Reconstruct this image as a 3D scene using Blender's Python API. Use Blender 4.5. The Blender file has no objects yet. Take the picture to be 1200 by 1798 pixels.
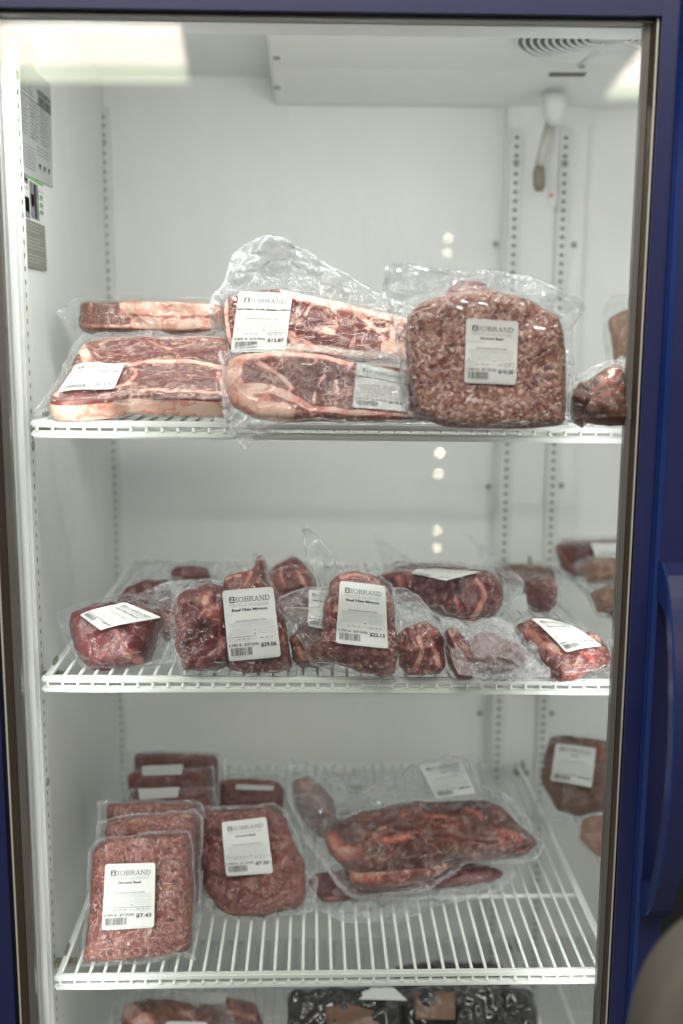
import bpy, math, random
import numpy as np
from mathutils import Matrix, Vector

# ------------------------------------------------------------------ camera, world, lights
S = bpy.context.scene
COL = S.collection
PI = math.pi
F = 1889.75                                  # focal length in photo pixels (photo 1200 x 1798)
CC = np.array([600., 899.])
CAM = np.array([0.27105588, -1.04405849, 0.67382873])
M = np.array([[0.99961563, -0.02711598, 0.00577219],
              [0.00113762, -0.16791046, -0.98580159],
              [0.02770018, 0.98542925, -0.16781508]])       # world -> camera (x right, y down, z forward)
R3 = M                                        # rows: right, down, forward in world space
cam_d = bpy.data.cameras.new('camera'); cam = bpy.data.objects.new('camera', cam_d); COL.objects.link(cam)
cam.matrix_world = Matrix(((R3[0][0], -R3[1][0], -R3[2][0], CAM[0]),
                           (R3[0][1], -R3[1][1], -R3[2][1], CAM[1]),
                           (R3[0][2], -R3[1][2], -R3[2][2], CAM[2]),
                           (0, 0, 0, 1)))
cam_d.sensor_fit = 'VERTICAL'; cam_d.sensor_height = 36; cam_d.lens = F / 1798 * 36
cam_d.clip_start = .02; cam_d.clip_end = 60
cam_d.dof.use_dof = True; cam_d.dof.focus_distance = 1.085; cam_d.dof.aperture_fstop = 2.5
S.camera = cam

W = bpy.data.worlds.new('World'); S.world = W; W.use_nodes = True
W.node_tree.nodes['Background'].inputs[0].default_value = (.60, .57, .53, 1)
W.node_tree.nodes['Background'].inputs[1].default_value = .24
S.view_settings.view_transform = 'Standard'; S.view_settings.look = 'None'
S.view_settings.exposure = .16; S.view_settings.gamma = 1
S.cycles.use_denoising = True
S.cycles.transparent_max_bounces = 32; S.cycles.max_bounces = 10; S.cycles.diffuse_bounces = 5
S.cycles.glossy_bounces = 4; S.cycles.transmission_bounces = 6
S.cycles.sample_clamp_indirect = 6; S.cycles.caustics_reflective = False; S.cycles.caustics_refractive = False


def area(name, loc, target, sx, sy, power, color):
    d = bpy.data.lights.new(name, 'AREA'); d.shape = 'RECTANGLE'; d.size = sx; d.size_y = sy
    d.energy = power; d.color = color
    o = bpy.data.objects.new(name, d); COL.objects.link(o)
    v = Vector(target) - Vector(loc)
    o.rotation_euler = v.to_track_quat('-Z', 'Y').to_euler(); o.location = loc
    return o


def point(name, loc, power, color, rad):
    d = bpy.data.lights.new(name, 'POINT'); d.energy = power; d.color = color; d.shadow_soft_size = rad
    o = bpy.data.objects.new(name, d); COL.objects.link(o); o.location = loc
    return o


def ray(p):
    return M.T @ np.array([p[0] - CC[0], p[1] - CC[1], F])


def at(p, Y):
    r = ray(p); return CAM + r * (Y - CAM[1]) / r[1]


def atz(p, Z):
    r = ray(p); return CAM + r * (Z - CAM[2]) / r[2]


def atx(p, X):
    r = ray(p); return CAM + r * (X - CAM[0]) / r[0]


GLASS_Y = -.055
COOL = (.99, .98, .945); WARM = (1.0, .86, .66)
# case lighting: tubes behind the header and the two front posts
area('case_light_top', (.29, -.022, .905), (.29, .45, .38), .54, .03, 2.0, COOL)
for nm, x, tx in (('case_light_near', .040, .30), ('case_light_far', .552, .30)):
    area(nm, (x, -.046, .20), (tx, .50, .20), .022, 1.35, 1.0 if x < .3 else .9, COOL)
area('overhead_fill', (.30, -1.45, 2.05), (.30, .15, .15), 1.5, .8, 36, (1, .96, .90))  # unseen soft fill added above the camera to brighten the pack fronts
area('neighbour_fill', (1.05, .0, .45), (.95, .5, .3), .4, 1.0, 3.0, COOL)  # added broad fill in the next compartment for even side light
# small bulbs in the room whose reflections show in the glass door
for k, (px, py, pw) in enumerate(((787, 418, .06), (786, 445, .06), (773, 795, .10), (770, 832, .10), (768, 932, .06), (768, 962, .06))):
    v = at((px, py), 2.3)
    point('room_bulb', (v[0], 2 * GLASS_Y - v[1], v[2]), pw, WARM, .006)

# ------------------------------------------------------------------ small helpers


def mesh_obj(name, V, Fc, mats=(), parent=None, smooth=True, origin=None, mi=None, attrs=None):
    V = np.asarray(V, float)
    if parent is not None and parent.get('_o') is not None:
        org = np.array(parent['_o'])
    else:
        org = np.array(origin) if origin is not None else np.zeros(3)
    me = bpy.data.meshes.new(name)
    me.from_pydata((V - org).tolist(), [], [tuple(int(i) for i in f) for f in Fc])
    for m in (mats if isinstance(mats, (list, tuple)) else [mats]):
        me.materials.append(m)
    if mi is not None:
        me.polygons.foreach_set('material_index', np.asarray(mi, np.int32))
    me.polygons.foreach_set('use_smooth', np.full(len(me.polygons), smooth))
    for k, a in (attrs or {}).items():
        at_ = me.attributes.new(k, 'FLOAT', 'POINT'); at_.data.foreach_set('value', np.asarray(a, np.float32))
    me.update()
    o = bpy.data.objects.new(name, me); COL.objects.link(o)
    if parent is None:
        o.location = org
    else:
        o.parent = parent
        if parent.type != 'EMPTY' or parent.get('_o') is None:
            pass
    o['_o'] = org.tolist()
    return o


def thing(name, label, cat, loc, group=None):
    o = bpy.data.objects.new(name, None); COL.objects.link(o); o.location = tuple(loc)
    o.empty_display_size = .02
    o['label'] = label; o['category'] = cat; o['_o'] = [float(x) for x in loc]
    if group: o['group'] = group
    return o


def tag(o, label, cat, group=None):
    o['label'] = label; o['category'] = cat
    if group: o['group'] = group
    return o


class MB:
    def __init__(s): s.V = []; s.F = []; s.m = []
    def add(s, V, Fc, m=0):
        n = len(s.V); s.V += [tuple(v) for v in V]; s.F += [tuple(i + n for i in f) for f in Fc]; s.m += [m] * len(Fc)
        return s
    def box(s, a, b, m=0, bev=0):
        x0, y0, z0 = a; x1, y1, z1 = b
        if x1 < x0: x0, x1 = x1, x0
        if y1 < y0: y0, y1 = y1, y0
        if z1 < z0: z0, z1 = z1, z0
        if not bev:
            V = [(x, y, z) for x in (x0, x1) for y in (y0, y1) for z in (z0, z1)]
            return s.add(V, [(0, 1, 3, 2), (4, 6, 7, 5), (0, 4, 5, 1), (2, 3, 7, 6), (0, 2, 6, 4), (1, 5, 7, 3)], m)
        import bmesh
        bm = bmesh.new(); bmesh.ops.create_cube(bm, size=1)
        for v in bm.verts:
            v.co = Vector(((x0 + x1) / 2 + v.co.x * (x1 - x0), (y0 + y1) / 2 + v.co.y * (y1 - y0), (z0 + z1) / 2 + v.co.z * (z1 - z0)))
        bmesh.ops.bevel(bm, geom=bm.edges[:], offset=bev, segments=2, affect='EDGES')
        bm.verts.ensure_lookup_table()
        s.add([v.co for v in bm.verts], [[v.index for v in f.verts] for f in bm.faces], m); bm.free(); return s
    def tube(s, pts, r, n=8, m=0, cap=True):
        P = np.array(pts, float); K = len(P); V = []; rr = r if hasattr(r, '__len__') else [r] * K
        T = np.gradient(P, axis=0); T /= np.linalg.norm(T, axis=1)[:, None] + 1e-12
        up = np.array([0, 0, 1.]) if abs(T[0][2]) < .9 else np.array([1., 0, 0])
        for i in range(K):
            a = np.cross(T[i], up); a /= np.linalg.norm(a) + 1e-12; b = np.cross(T[i], a)
            for k in range(n):
                t = 2 * PI * k / n; V.append(P[i] + rr[i] * (math.cos(t) * a + math.sin(t) * b))
        Fc = [(i * n + k, i * n + (k + 1) % n, (i + 1) * n + (k + 1) % n, (i + 1) * n + k) for i in range(K - 1) for k in range(n)]
        if cap: Fc += [tuple(range(n))[::-1], tuple((K - 1) * n + k for k in range(n))]
        return s.add(V, Fc, m)
    def prism(s, poly, z0, z1, m=0):                     # XY polygon extruded in z
        n = len(poly); V = [(x, y, z0) for x, y in poly] + [(x, y, z1) for x, y in poly]
        return s.add(V, [(i, (i + 1) % n, n + (i + 1) % n, n + i) for i in range(n)] + [tuple(range(n))[::-1], tuple(range(n, 2 * n))], m)
    def build(s, name, mats, parent=None, smooth=False, origin=None):
        return mesh_obj(name, s.V, s.F, mats, parent, smooth, origin, mi=s.m)


# ------------------------------------------------------------------ materials
class NT:
    def __init__(s, name):
        s.mat = bpy.data.materials.new(name); s.mat.use_nodes = True; s.t = s.mat.node_tree; s.t.nodes.clear()
        s.out = s.n('ShaderNodeOutputMaterial')
    def n(s, typ, **kw):
        nd = s.t.nodes.new(typ)
        for k, v in kw.items():
            setattr(nd, k, v)
        return nd
    def set(s, sock, v):
        if hasattr(v, 'is_output'): s.t.links.new(v, sock)
        else:
            if isinstance(v, (tuple, list)) and len(v) == 3 and sock.type == 'RGBA': v = (*v, 1)
            sock.default_value = v
    def math(s, op, a, b=None, c=None, clamp=False):
        nd = s.n('ShaderNodeMath', operation=op); nd.use_clamp = clamp
        s.set(nd.inputs[0], a)
        if b is not None: s.set(nd.inputs[1], b)
        if c is not None: s.set(nd.inputs[2], c)
        return nd.outputs[0]
    def noise(s, vec, scale, detail=4, rough=.55, dist=0, out='Fac'):
        nd = s.n('ShaderNodeTexNoise'); s.set(nd.inputs['Vector'], vec); nd.inputs['Scale'].default_value = scale
        nd.inputs['Detail'].default_value = detail; nd.inputs['Roughness'].default_value = rough; nd.inputs['Distortion'].default_value = dist
        return nd.outputs[out]
    def voro(s, vec, scale, feature='F1', out='Distance', rnd=1):
        nd = s.n('ShaderNodeTexVoronoi', feature=feature); s.set(nd.inputs['Vector'], vec)
        nd.inputs['Scale'].default_value = scale; nd.inputs['Randomness'].default_value = rnd
        return nd.outputs[out]
    def step(s, v, a, b):                                  # smoothstep
        nd = s.n('ShaderNodeMapRange', interpolation_type='SMOOTHSTEP'); s.set(nd.inputs[0], v)
        nd.inputs[1].default_value = a; nd.inputs[2].default_value = b
        return nd.outputs[0]
    def mix(s, f, a, b):
        nd = s.n('ShaderNodeMix', data_type='RGBA'); s.set(nd.inputs[0], f); s.set(nd.inputs[6], a); s.set(nd.inputs[7], b)
        return nd.outputs[2]
    def coord(s, seed=0, scale=(1, 1, 1)):
        c = s.n('ShaderNodeTexCoord'); m = s.n('ShaderNodeMapping'); s.t.links.new(c.outputs['Object'], m.inputs[0])
        m.inputs['Location'].default_value = (seed * 1.37, seed * .71, seed * 2.3); m.inputs['Scale'].default_value = scale
        return m.outputs[0]
    def attr(s, name):
        nd = s.n('ShaderNodeAttribute', attribute_name=name); return nd.outputs['Fac']
    def bump(s, h, strength, dist, normal=None):
        nd = s.n('ShaderNodeBump'); s.set(nd.inputs['Height'], h); nd.inputs['Strength'].default_value = strength; nd.inputs['Distance'].default_value = dist
        if normal is not None: s.set(nd.inputs['Normal'], normal)
        return nd.outputs[0]
    def pbr(s, color, rough=.5, normal=None, **kw):
        p = s.n('ShaderNodeBsdfPrincipled'); s.set(p.inputs['Base Color'], color); s.set(p.inputs['Roughness'], rough)
        if normal is not None: s.set(p.inputs['Normal'], normal)
        for k, v in kw.items(): s.set(p.inputs[k.replace('_', ' ')], v)
        return p.outputs[0]
    def done(s, sh):
        s.t.links.new(sh, s.out.inputs[0]); return s.mat


def simple(name, col, rough=.5, var=.06, sc=30, **kw):
    t = NT(name); c = t.coord()
    nz = t.noise(c, sc, 4); col2 = tuple(x * (1 - var * 3) for x in col)
    b = t.bump(t.noise(c, sc * 6, 3), .08, .002)
    return t.done(t.pbr(t.mix(nz, col2, col), t.math('ADD', t.math('MULTIPLY', nz, .15), rough - .07), b, **kw))


def liner_mat(name, col):
    t = NT(name); c = t.coord(scale=(1, 1, .35)); c2 = t.coord(seed=3)
    a = t.noise(c, 22, 5, .6, .6); b = t.noise(c2, 3, 3)
    streak = t.step(t.noise(t.coord(scale=(6, 6, .6)), 16, 3), .45, .75)
    cc = t.mix(t.math('MULTIPLY', a, .6), col, tuple(x * .86 for x in col))
    cc = t.mix(t.math('MULTIPLY', t.math('MULTIPLY', streak, b), .12), cc, tuple(x * .74 for x in col))
    nm = t.bump(t.noise(c2, 130, 3), .12, .001)
    return t.done(t.pbr(cc, t.math('MULTIPLY_ADD', a, .25, .28), nm))


MAT = {}
MAT['liner'] = liner_mat('white liner', (.70, .72, .705))
MAT['pilaster'] = simple('enamelled steel', (.66, .68, .66), .35)
MAT['post'] = simple('white plastic post', (.80, .83, .83), .4, .03)
MAT['slot'] = simple('dark slot', (.06, .07, .06), .8)
MAT['wire'] = simple('white coated wire', (.76, .80, .77), .32, .04, 60)
MAT['evap'] = simple('evaporator housing', (.72, .73, .715), .4, .04)
MAT['screw'] = simple('steel screw', (.32, .31, .24), .35, Metallic=.7)
MAT['cover'] = simple('white plastic', (.66, .68, .67), .35)
MAT['probe'] = simple('grey probe', (.22, .19, .15), .5)
MAT['rod'] = simple('grey plastic rod', (.50, .49, .44), .5)
MAT['red'] = simple('red mark', (.6, .1, .08), .5)
MAT['trim'] = simple('brushed grey trim', (.21, .20, .185), .36, .08, 12, Metallic=.5)
MAT['trim_reflection'] = simple('trim with painted reflection', (.085, .065, .045), .33, .08, 12, Metallic=.4)  # silver trim with the dark rusty room reflection painted into its colour
MAT['trim_light'] = simple('light trim edge', (.72, .70, .60), .3, Metallic=.3)
MAT['gasket'] = simple('dark gasket', (.012, .014, .018), .5)


def blue_mat(name, col, rough):
    t = NT(name); c = t.coord()
    nm = t.bump(t.noise(c, 700, 2), .10, .0004)
    return t.done(t.pbr(t.mix(t.noise(c, 40, 3), col, tuple(x * .8 for x in col)), rough, nm, Specular_IOR_Level=.5))


MAT['blue'] = blue_mat('blue painted metal', (.016, .022, .095), .34)
MAT['blue_lit'] = blue_mat('lit blue paint', (.009, .036, .19), .26)  # lighter copy of the blue paint, light on its faces put into the colour
MAT['blur'] = simple('plain taupe', (.15, .14, .115), .9, .06, 8)

def schlick(t, k0, nm=None):
    lw = t.n('ShaderNodeLayerWeight'); lw.inputs[0].default_value = .5
    if nm is not None: t.t.links.new(nm, lw.inputs['Normal'])
    return t.math('MULTIPLY_ADD', t.math('POWER', lw.outputs['Facing'], 5), .85, k0, clamp=True)


t = NT('door glass')
tr = t.n('ShaderNodeBsdfTransparent'); tr.inputs[0].default_value = (.955, .975, .965, 1)
gl = t.n('ShaderNodeBsdfGlossy'); gl.inputs['Roughness'].default_value = .012
mx = t.n('ShaderNodeMixShader'); t.set(mx.inputs[0], schlick(t, .078))
t.t.links.new(tr.outputs[0], mx.inputs[1]); t.t.links.new(gl.outputs[0], mx.inputs[2])
MAT['glass'] = t.done(mx.outputs[0])


def emis(name, col, s):
    t = NT(name); e = t.n('ShaderNodeEmission'); e.inputs[0].default_value = (*col, 1); e.inputs[1].default_value = s
    return t.done(e.outputs[0])


MAT['lamp_warm'] = emis('lamp diffuser', (1, .85, .73), 12)
MAT['lamp_green'] = emis('lamp reflector', (.90, 1.0, .68), 6.5)


# plastic film: mostly see-through, glossy, a little milky
def film_mat(name, milk=.10, tint=(.97, .98, .985), seed=0, rough=.05):
    t = NT(name); c = t.coord(seed=seed)
    w1 = t.noise(c, 55, 4, .55, 1.2); w2 = t.voro(t.coord(seed=seed + 4, scale=(1, 1, 1.6)), 45, 'DISTANCE_TO_EDGE')
    w3 = t.noise(c, 240, 3)
    h = t.math('ADD', t.math('MULTIPLY', w1, 1.1), t.math('MULTIPLY', t.step(w2, 0, .25), .5))
    h = t.math('ADD', h, t.math('MULTIPLY', w3, .12))
    nm = t.bump(h, 1.0, .0055)
    tr = t.n('ShaderNodeBsdfTransparent'); tr.inputs[0].default_value = (*tint, 1)
    gl = t.n('ShaderNodeBsdfGlossy'); gl.inputs['Roughness'].default_value = rough; t.t.links.new(nm, gl.inputs['Normal'])
    gl.inputs['Color'].default_value = (1, 1, 1, 1)
    df = t.n('ShaderNodeBsdfDiffuse'); df.inputs[0].default_value = (.80, .82, .84, 1); t.t.links.new(nm, df.inputs['Normal'])
    tl = t.n('ShaderNodeBsdfTranslucent'); tl.inputs[0].default_value = (.80, .82, .84, 1)
    dm = t.n('ShaderNodeMixShader'); dm.inputs[0].default_value = .4
    t.t.links.new(df.outputs[0], dm.inputs[1]); t.t.links.new(tl.outputs[0], dm.inputs[2])
    lw = t.n('ShaderNodeLayerWeight'); lw.inputs[0].default_value = .35; t.t.links.new(nm, lw.inputs['Normal'])
    mk = t.math('MULTIPLY', t.math('ADD', t.attr('milk'), t.math('MULTIPLY', lw.outputs['Facing'], .025)), t.math('MULTIPLY_ADD', w1, 1.2, .4), clamp=True)
    m1 = t.n('ShaderNodeMixShader'); t.set(m1.inputs[0], mk)
    t.t.links.new(tr.outputs[0], m1.inputs[1]); t.t.links.new(dm.outputs[0], m1.inputs[2])
    m2 = t.n('ShaderNodeMixShader'); t.set(m2.inputs[0], schlick(t, .042, nm))
    t.t.links.new(m1.outputs[0], m2.inputs[1]); t.t.links.new(gl.outputs[0], m2.inputs[2])
    return t.done(m2.outputs[0])


MAT['film'] = film_mat('clear plastic film')
MAT['film_soft'] = film_mat('soft plastic film', seed=5, rough=.16)


def meat_mat(name, lean, lean2, fat=(.72, .50, .42), fat2=(.60, .30, .24), marb=.5, mscale=38, seed=0, warm=.0, rough=.42, fine=1.0):
    """lean and fat by a painted 'fat' attribute broken up by noise, plus ribbons of marbling"""
    t = NT(name); c = t.coord(seed=seed)
    wv = t.noise(c, 30, 4, .6, 0, 'Color')
    wm = t.n('ShaderNodeVectorMath', operation='MULTIPLY_ADD'); t.set(wm.inputs[0], wv); wm.inputs[1].default_value = (.022, .022, .022); t.set(wm.inputs[2], c)
    cw = wm.outputs[0]
    n1 = t.noise(cw, mscale, 3, .5); n2 = t.noise(cw, mscale * 2.7, 4, .6); big = t.noise(c, 16, 2)
    r1 = t.step(t.math('ABSOLUTE', t.math('SUBTRACT', n1, .5)), .030 * marb + .004, .004)
    r2 = t.step(t.math('ABSOLUTE', t.math('SUBTRACT', n2, .52)), .045 * marb + .004, .006)
    gate = t.step(big, .44, .60); gate2 = t.step(t.noise(c, 33, 2), .42, .62)
    mar = t.math('ADD', t.math('MULTIPLY', r1, gate), t.math('MULTIPLY', r2, gate2), clamp=True)
    mar = t.math('MULTIPLY', mar, min(1, marb * 1.3))
    edge = t.math('MULTIPLY', t.math('SUBTRACT', t.noise(c, 75, 6, .68), .5), 1.05)
    fa = t.math('ADD', t.attr('fat'), edge)
    fm = t.step(fa, .44, .60)
    red = t.math('MULTIPLY', t.step(fa, .20, .42), t.math('SUBTRACT', 1, fm))
    lc = t.mix(t.step(t.noise(c, 24, 5, .6), .3, .7), lean, lean2)
    lc = t.mix(t.math('MULTIPLY', t.step(t.noise(t.coord(seed=seed, scale=(1, 1, 3)), 150 * fine, 3), .45, .75), .18), lc, tuple(min(1, x * 1.7 + .03) for x in lean2))
    lc = t.mix(t.math('MULTIPLY', red, .55), lc, (.42, .06, .045))
    fc = t.mix(t.step(t.noise(cw, 50, 5, .62), .40, .66), fat, fat2)
    fc = t.mix(t.math('MULTIPLY', t.step(t.math('ABSOLUTE', t.math('SUBTRACT', t.noise(cw, 26, 3), .5)), .035, .008), .55), fc, (.50, .10, .075))
    cc = t.mix(t.math('MAXIMUM', fm, mar), lc, fc)
    h = t.math('ADD', t.math('MULTIPLY', t.noise(c, 190, 3), .5), t.math('ADD', t.math('MULTIPLY', fm, .5), t.math('MULTIPLY', big, 1.5)))
    nm = t.bump(h, .45, .0025)
    wr = t.bump(t.noise(t.coord(seed=seed + 7), 70, 4, .55, 1.5), .55, .004)
    return t.done(t.pbr(cc, rough, nm, Subsurface_Weight=.0, Coat_Weight=.18, Coat_Roughness=.14, Coat_Normal=wr, Specular_IOR_Level=.35))


def mince_mat(name, red, fat, brown, seed=0, scale=230, k=1.0, th=.78):
    t = NT(name); c = t.coord(seed=seed)
    wv = t.noise(c, 60, 3, .6, 0, 'Color')
    wm = t.n('ShaderNodeVectorMath', operation='MULTIPLY_ADD'); t.set(wm.inputs[0], wv); wm.inputs[1].default_value = (.012, .012, .012); t.set(wm.inputs[2], c)
    cw = wm.outputs[0]
    v = t.n('ShaderNodeTexVoronoi', feature='F1'); t.set(v.inputs['Vector'], cw); v.inputs['Scale'].default_value = scale
    sx = t.n('ShaderNodeSeparateColor'); t.t.links.new(v.outputs['Color'], sx.inputs[0])
    v2 = t.n('ShaderNodeTexVoronoi', feature='F1'); t.set(v2.inputs['Vector'], cw); v2.inputs['Scale'].default_value = scale * .52
    s2 = t.n('ShaderNodeSeparateColor'); t.t.links.new(v2.outputs['Color'], s2.inputs[0])
    big = t.noise(c, 13, 3); mid = t.noise(cw, scale * .6, 3)
    base = t.mix(t.step(t.math('ADD', t.math('MULTIPLY', sx.outputs[0], .6), t.math('MULTIPLY', big, .6)), .35, .8), red, brown)
    base = t.mix(t.math('MULTIPLY', t.step(mid, .5, .7), .5), base, tuple(x * 1.5 for x in brown))
    base = t.mix(t.math('MULTIPLY', t.step(sx.outputs[1], .60, .75), .8 * k), base, tuple((a * .6 + b * .4) for a, b in zip(fat, brown)))
    base = t.mix(t.math('MULTIPLY', t.step(s2.outputs[1], th, th + .08), t.math('MULTIPLY', t.step(v2.outputs['Distance'], .5, .25), .9 * k)), base, fat)
    base = t.mix(t.math('MULTIPLY', t.step(s2.outputs[2], .80, .90), .7), base, tuple(x * .45 for x in red))
    h = t.math('ADD', t.math('MULTIPLY', v.outputs['Distance'], -.8), t.math('MULTIPLY', mid, .8))
    nm = t.bump(h, .5, .003)
    wr = t.bump(t.noise(t.coord(seed=seed + 7), 60, 4, .55, 1.6), .6, .004)
    return t.done(t.pbr(base, .5, nm, Coat_Weight=.15, Coat_Roughness=.14, Coat_Normal=wr, Specular_IOR_Level=.4))


MAT['steak'] = meat_mat('marbled steak', (0.095, 0.015, 0.016), (0.150, 0.036, 0.031), (0.70, 0.50, 0.40), (0.62, 0.36, 0.28), .95, 58, 1)
MAT['steak_soft'] = meat_mat('finely marbled steak', (0.090, 0.018, 0.017), (0.145, 0.040, 0.032), (0.68, 0.48, 0.38), (0.60, 0.32, 0.24), .55, 64, 9)
MAT['steak_plain'] = meat_mat('lean steak', (0.098, 0.022, 0.021), (0.140, 0.041, 0.035), (0.68, 0.48, 0.39), (0.58, 0.29, 0.22), .55, 60, 2)
MAT['steak_brown'] = meat_mat('browned steak', (0.090, 0.032, 0.022), (0.170, 0.062, 0.042), (0.62, 0.41, 0.32), (0.50, 0.24, 0.17), .55, 34, 3)
MAT['filet'] = meat_mat('dark red fillet', (0.060, 0.008, 0.011), (0.130, 0.022, 0.024), (0.42, 0.20, 0.15), (0.32, 0.10, 0.075), .40, 34, 4, rough=.35)
MAT['filet_pink'] = meat_mat('marbled fillet', (0.095, 0.017, 0.018), (0.165, 0.042, 0.036), (0.50, 0.30, 0.22), (0.36, 0.14, 0.10), .80, 36, 5, rough=.35)
MAT['roast'] = meat_mat('brown roast', (0.045, 0.011, 0.011), (0.105, 0.036, 0.027), (0.34, 0.17, 0.11), (0.24, 0.10, 0.07), .5, 24, 6, rough=.35)
MAT['tan'] = meat_mat('tan meat', (0.224, 0.112, 0.068), (0.320, 0.184, 0.120), (0.496, 0.368, 0.288), (0.360, 0.224, 0.160), .5, 30, 7)
MAT['liver'] = meat_mat('brown dark meat', (0.091, 0.032, 0.020), (0.133, 0.059, 0.035), (0.210, 0.112, 0.070), (0.175, 0.070, 0.049), .15, 20, 8)
MAT['mince_pale'] = mince_mat('coarse ground beef', (0.160, 0.042, 0.036), (0.50, 0.34, 0.26), (0.26, 0.120, 0.085), 1, 400, 1.1, .60)
MAT['mince'] = mince_mat('fine ground beef', (0.150, 0.030, 0.028), (0.38, 0.18, 0.13), (0.205, 0.066, 0.048), 2, 400, .9, .72)
MAT['mince_red'] = mince_mat('red ground beef', (0.125, 0.020, 0.022), (0.30, 0.125, 0.09), (0.180, 0.046, 0.036), 3, 440, .7)
MAT['label'] = simple('white label paper', (.58, .60, .585), .42, .02, 15)
MAT['ink'] = simple('black ink', (.03, .04, .035), .5)
MAT['ink_grey'] = simple('grey ink', (.36, .40, .38), .5)
MAT['black_wrap'] = simple('black plastic wrap', (.012, .013, .015), .12, Coat_Weight=1.0)
MAT['brown_meat'] = simple('brown smoked meat', (.17, .095, .06), .35, .12, 40)

# ------------------------------------------------------------------ label print (2-D, unit width, height LH)
LH = 1.27
_txt = {}


def text2d(body, size, bold=0.0):
    key = (body, size, bold)
    if key not in _txt:
        cu = bpy.data.curves.new('t', 'FONT'); cu.body = body; cu.size = size; cu.offset = bold; cu.resolution_u = 2
        ob = bpy.data.objects.new('t', cu)
        me = ob.to_mesh()
        V = np.array([v.co[:2] for v in me.vertices]) if len(me.vertices) else np.zeros((0, 2))
        Fc = [tuple(p.vertices) for p in me.polygons]
        ob.to_mesh_clear(); bpy.data.objects.remove(ob); bpy.data.curves.remove(cu)
        if len(V): V[:, 0] -= V[:, 0].min()
        _txt[key] = (V, Fc)
    return _txt[key]


class P2:
    def __init__(s): s.V = []; s.F = []; s.m = []
    def poly(s, pts, m=0):
        n = len(s.V); s.V += [tuple(p) for p in pts]; s.F.append(tuple(range(n, n + len(pts)))); s.m.append(m)
    def rect(s, x0, y0, x1, y1, m=0): s.poly([(x0, y0), (x1, y0), (x1, y1), (x0, y1)], m)
    def text(s, body, x, y, size, w=None, m=0, bold=0, sx=1.0):
        V, Fc = text2d(body, size, bold)
        if not len(V): return
        k = (w / V[:, 0].max()) if w else sx
        n = len(s.V); s.V += [(x + v[0] * k, y + v[1]) for v in V]; s.F += [tuple(i + n for i in f) for f in Fc]; s.m += [m] * len(Fc)
    def arc(s, cx, cy, rx, ry, tx, ty, a0, a1, n=14, m=0):
        for i in range(n):
            a, b = a0 + (a1 - a0) * i / n, a0 + (a1 - a0) * (i + 1) / n
            s.poly([(cx + rx * math.cos(a), cy + ry * math.sin(a)), (cx + rx * math.cos(b), cy + ry * math.sin(b)),
                    (cx + (rx - tx) * math.cos(b), cy + (ry - ty) * math.sin(b)), (cx + (rx - tx) * math.cos(a), cy + (ry - ty) * math.sin(a))], m)


def slab_letter(p, ch, x, y, w, h):
    t = h * .15; th = h * .10
    def serif(cx, yy, ww=None):
        ww = ww or t * 2.6; p.rect(cx - ww / 2, yy, cx + ww / 2, yy + th)
    if ch == 'I':
        c = x + w / 2; p.rect(c - t / 2, y, c + t / 2, y + h); serif(c, y); serif(c, y + h - th)
    elif ch == 'O':
        p.arc(x + w / 2, y + h / 2, w / 2, h / 2, t, th, 0, 2 * PI, 20)
    elif ch in 'BRD':
        c = x + t; p.rect(c - t / 2, y, c + t / 2, y + h); serif(c, y); serif(c, y + h - th)
        if ch == 'D':
            m = x + w * .45; p.rect(c, y, m, y + th); p.rect(c, y + h - th, m, y + h); p.arc(m, y + h / 2, w * .55, h / 2, t, th, -PI / 2, PI / 2)
        else:
            m = x + w * .55; q = y + h * .52
            p.rect(c, y + h - th, m, y + h); p.rect(c, q - th / 2, m, q + th / 2)
            p.arc(m, (q + y + h) / 2, w * .36, (y + h - q) / 2 + th / 4, t, th, -PI / 2, PI / 2)
            if ch == 'B':
                p.rect(c, y, m, y + th); p.arc(m, (y + q) / 2, w * .44, (q - y) / 2 + th / 4, t, th, -PI / 2, PI / 2)
            else:
                p.poly([(m - t * .2, q), (m + t * .8, q), (x + w, y), (x + w - t, y)]); serif(x + w - t * .3, y, t * 1.6)
    elif ch == 'A':
        c = x + w / 2; p.poly([(x + t * .6, y), (x + t * 1.2, y), (c + t * .3, y + h), (c - t * .4, y + h)])
        p.poly([(x + w - t * 1.5, y), (x + w - t * .5, y), (c + t * .5, y + h), (c - t * .5, y + h)])
        p.rect(x + w * .28, y + h * .3, x + w * .72, y + h * .3 + th * .8); serif(x + t * .8, y, t * 2); serif(x + w - t, y, t * 2)
    elif ch == 'N':
        p.rect(x + t * .6, y, x + t * 1.2, y + h); p.rect(x + w - t * 1.2, y, x + w - t * .6, y + h)
        p.poly([(x + t * .3, y + h), (x + t * 1.5, y + h), (x + w - t * .6, y), (x + w - t * 1.6, y)])
        serif(x + t * .9, y, t * 2); serif(x + t * .5, y + h - th, t * 1.6); serif(x + w - t * .9, y + h - th, t * 2)


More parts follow.
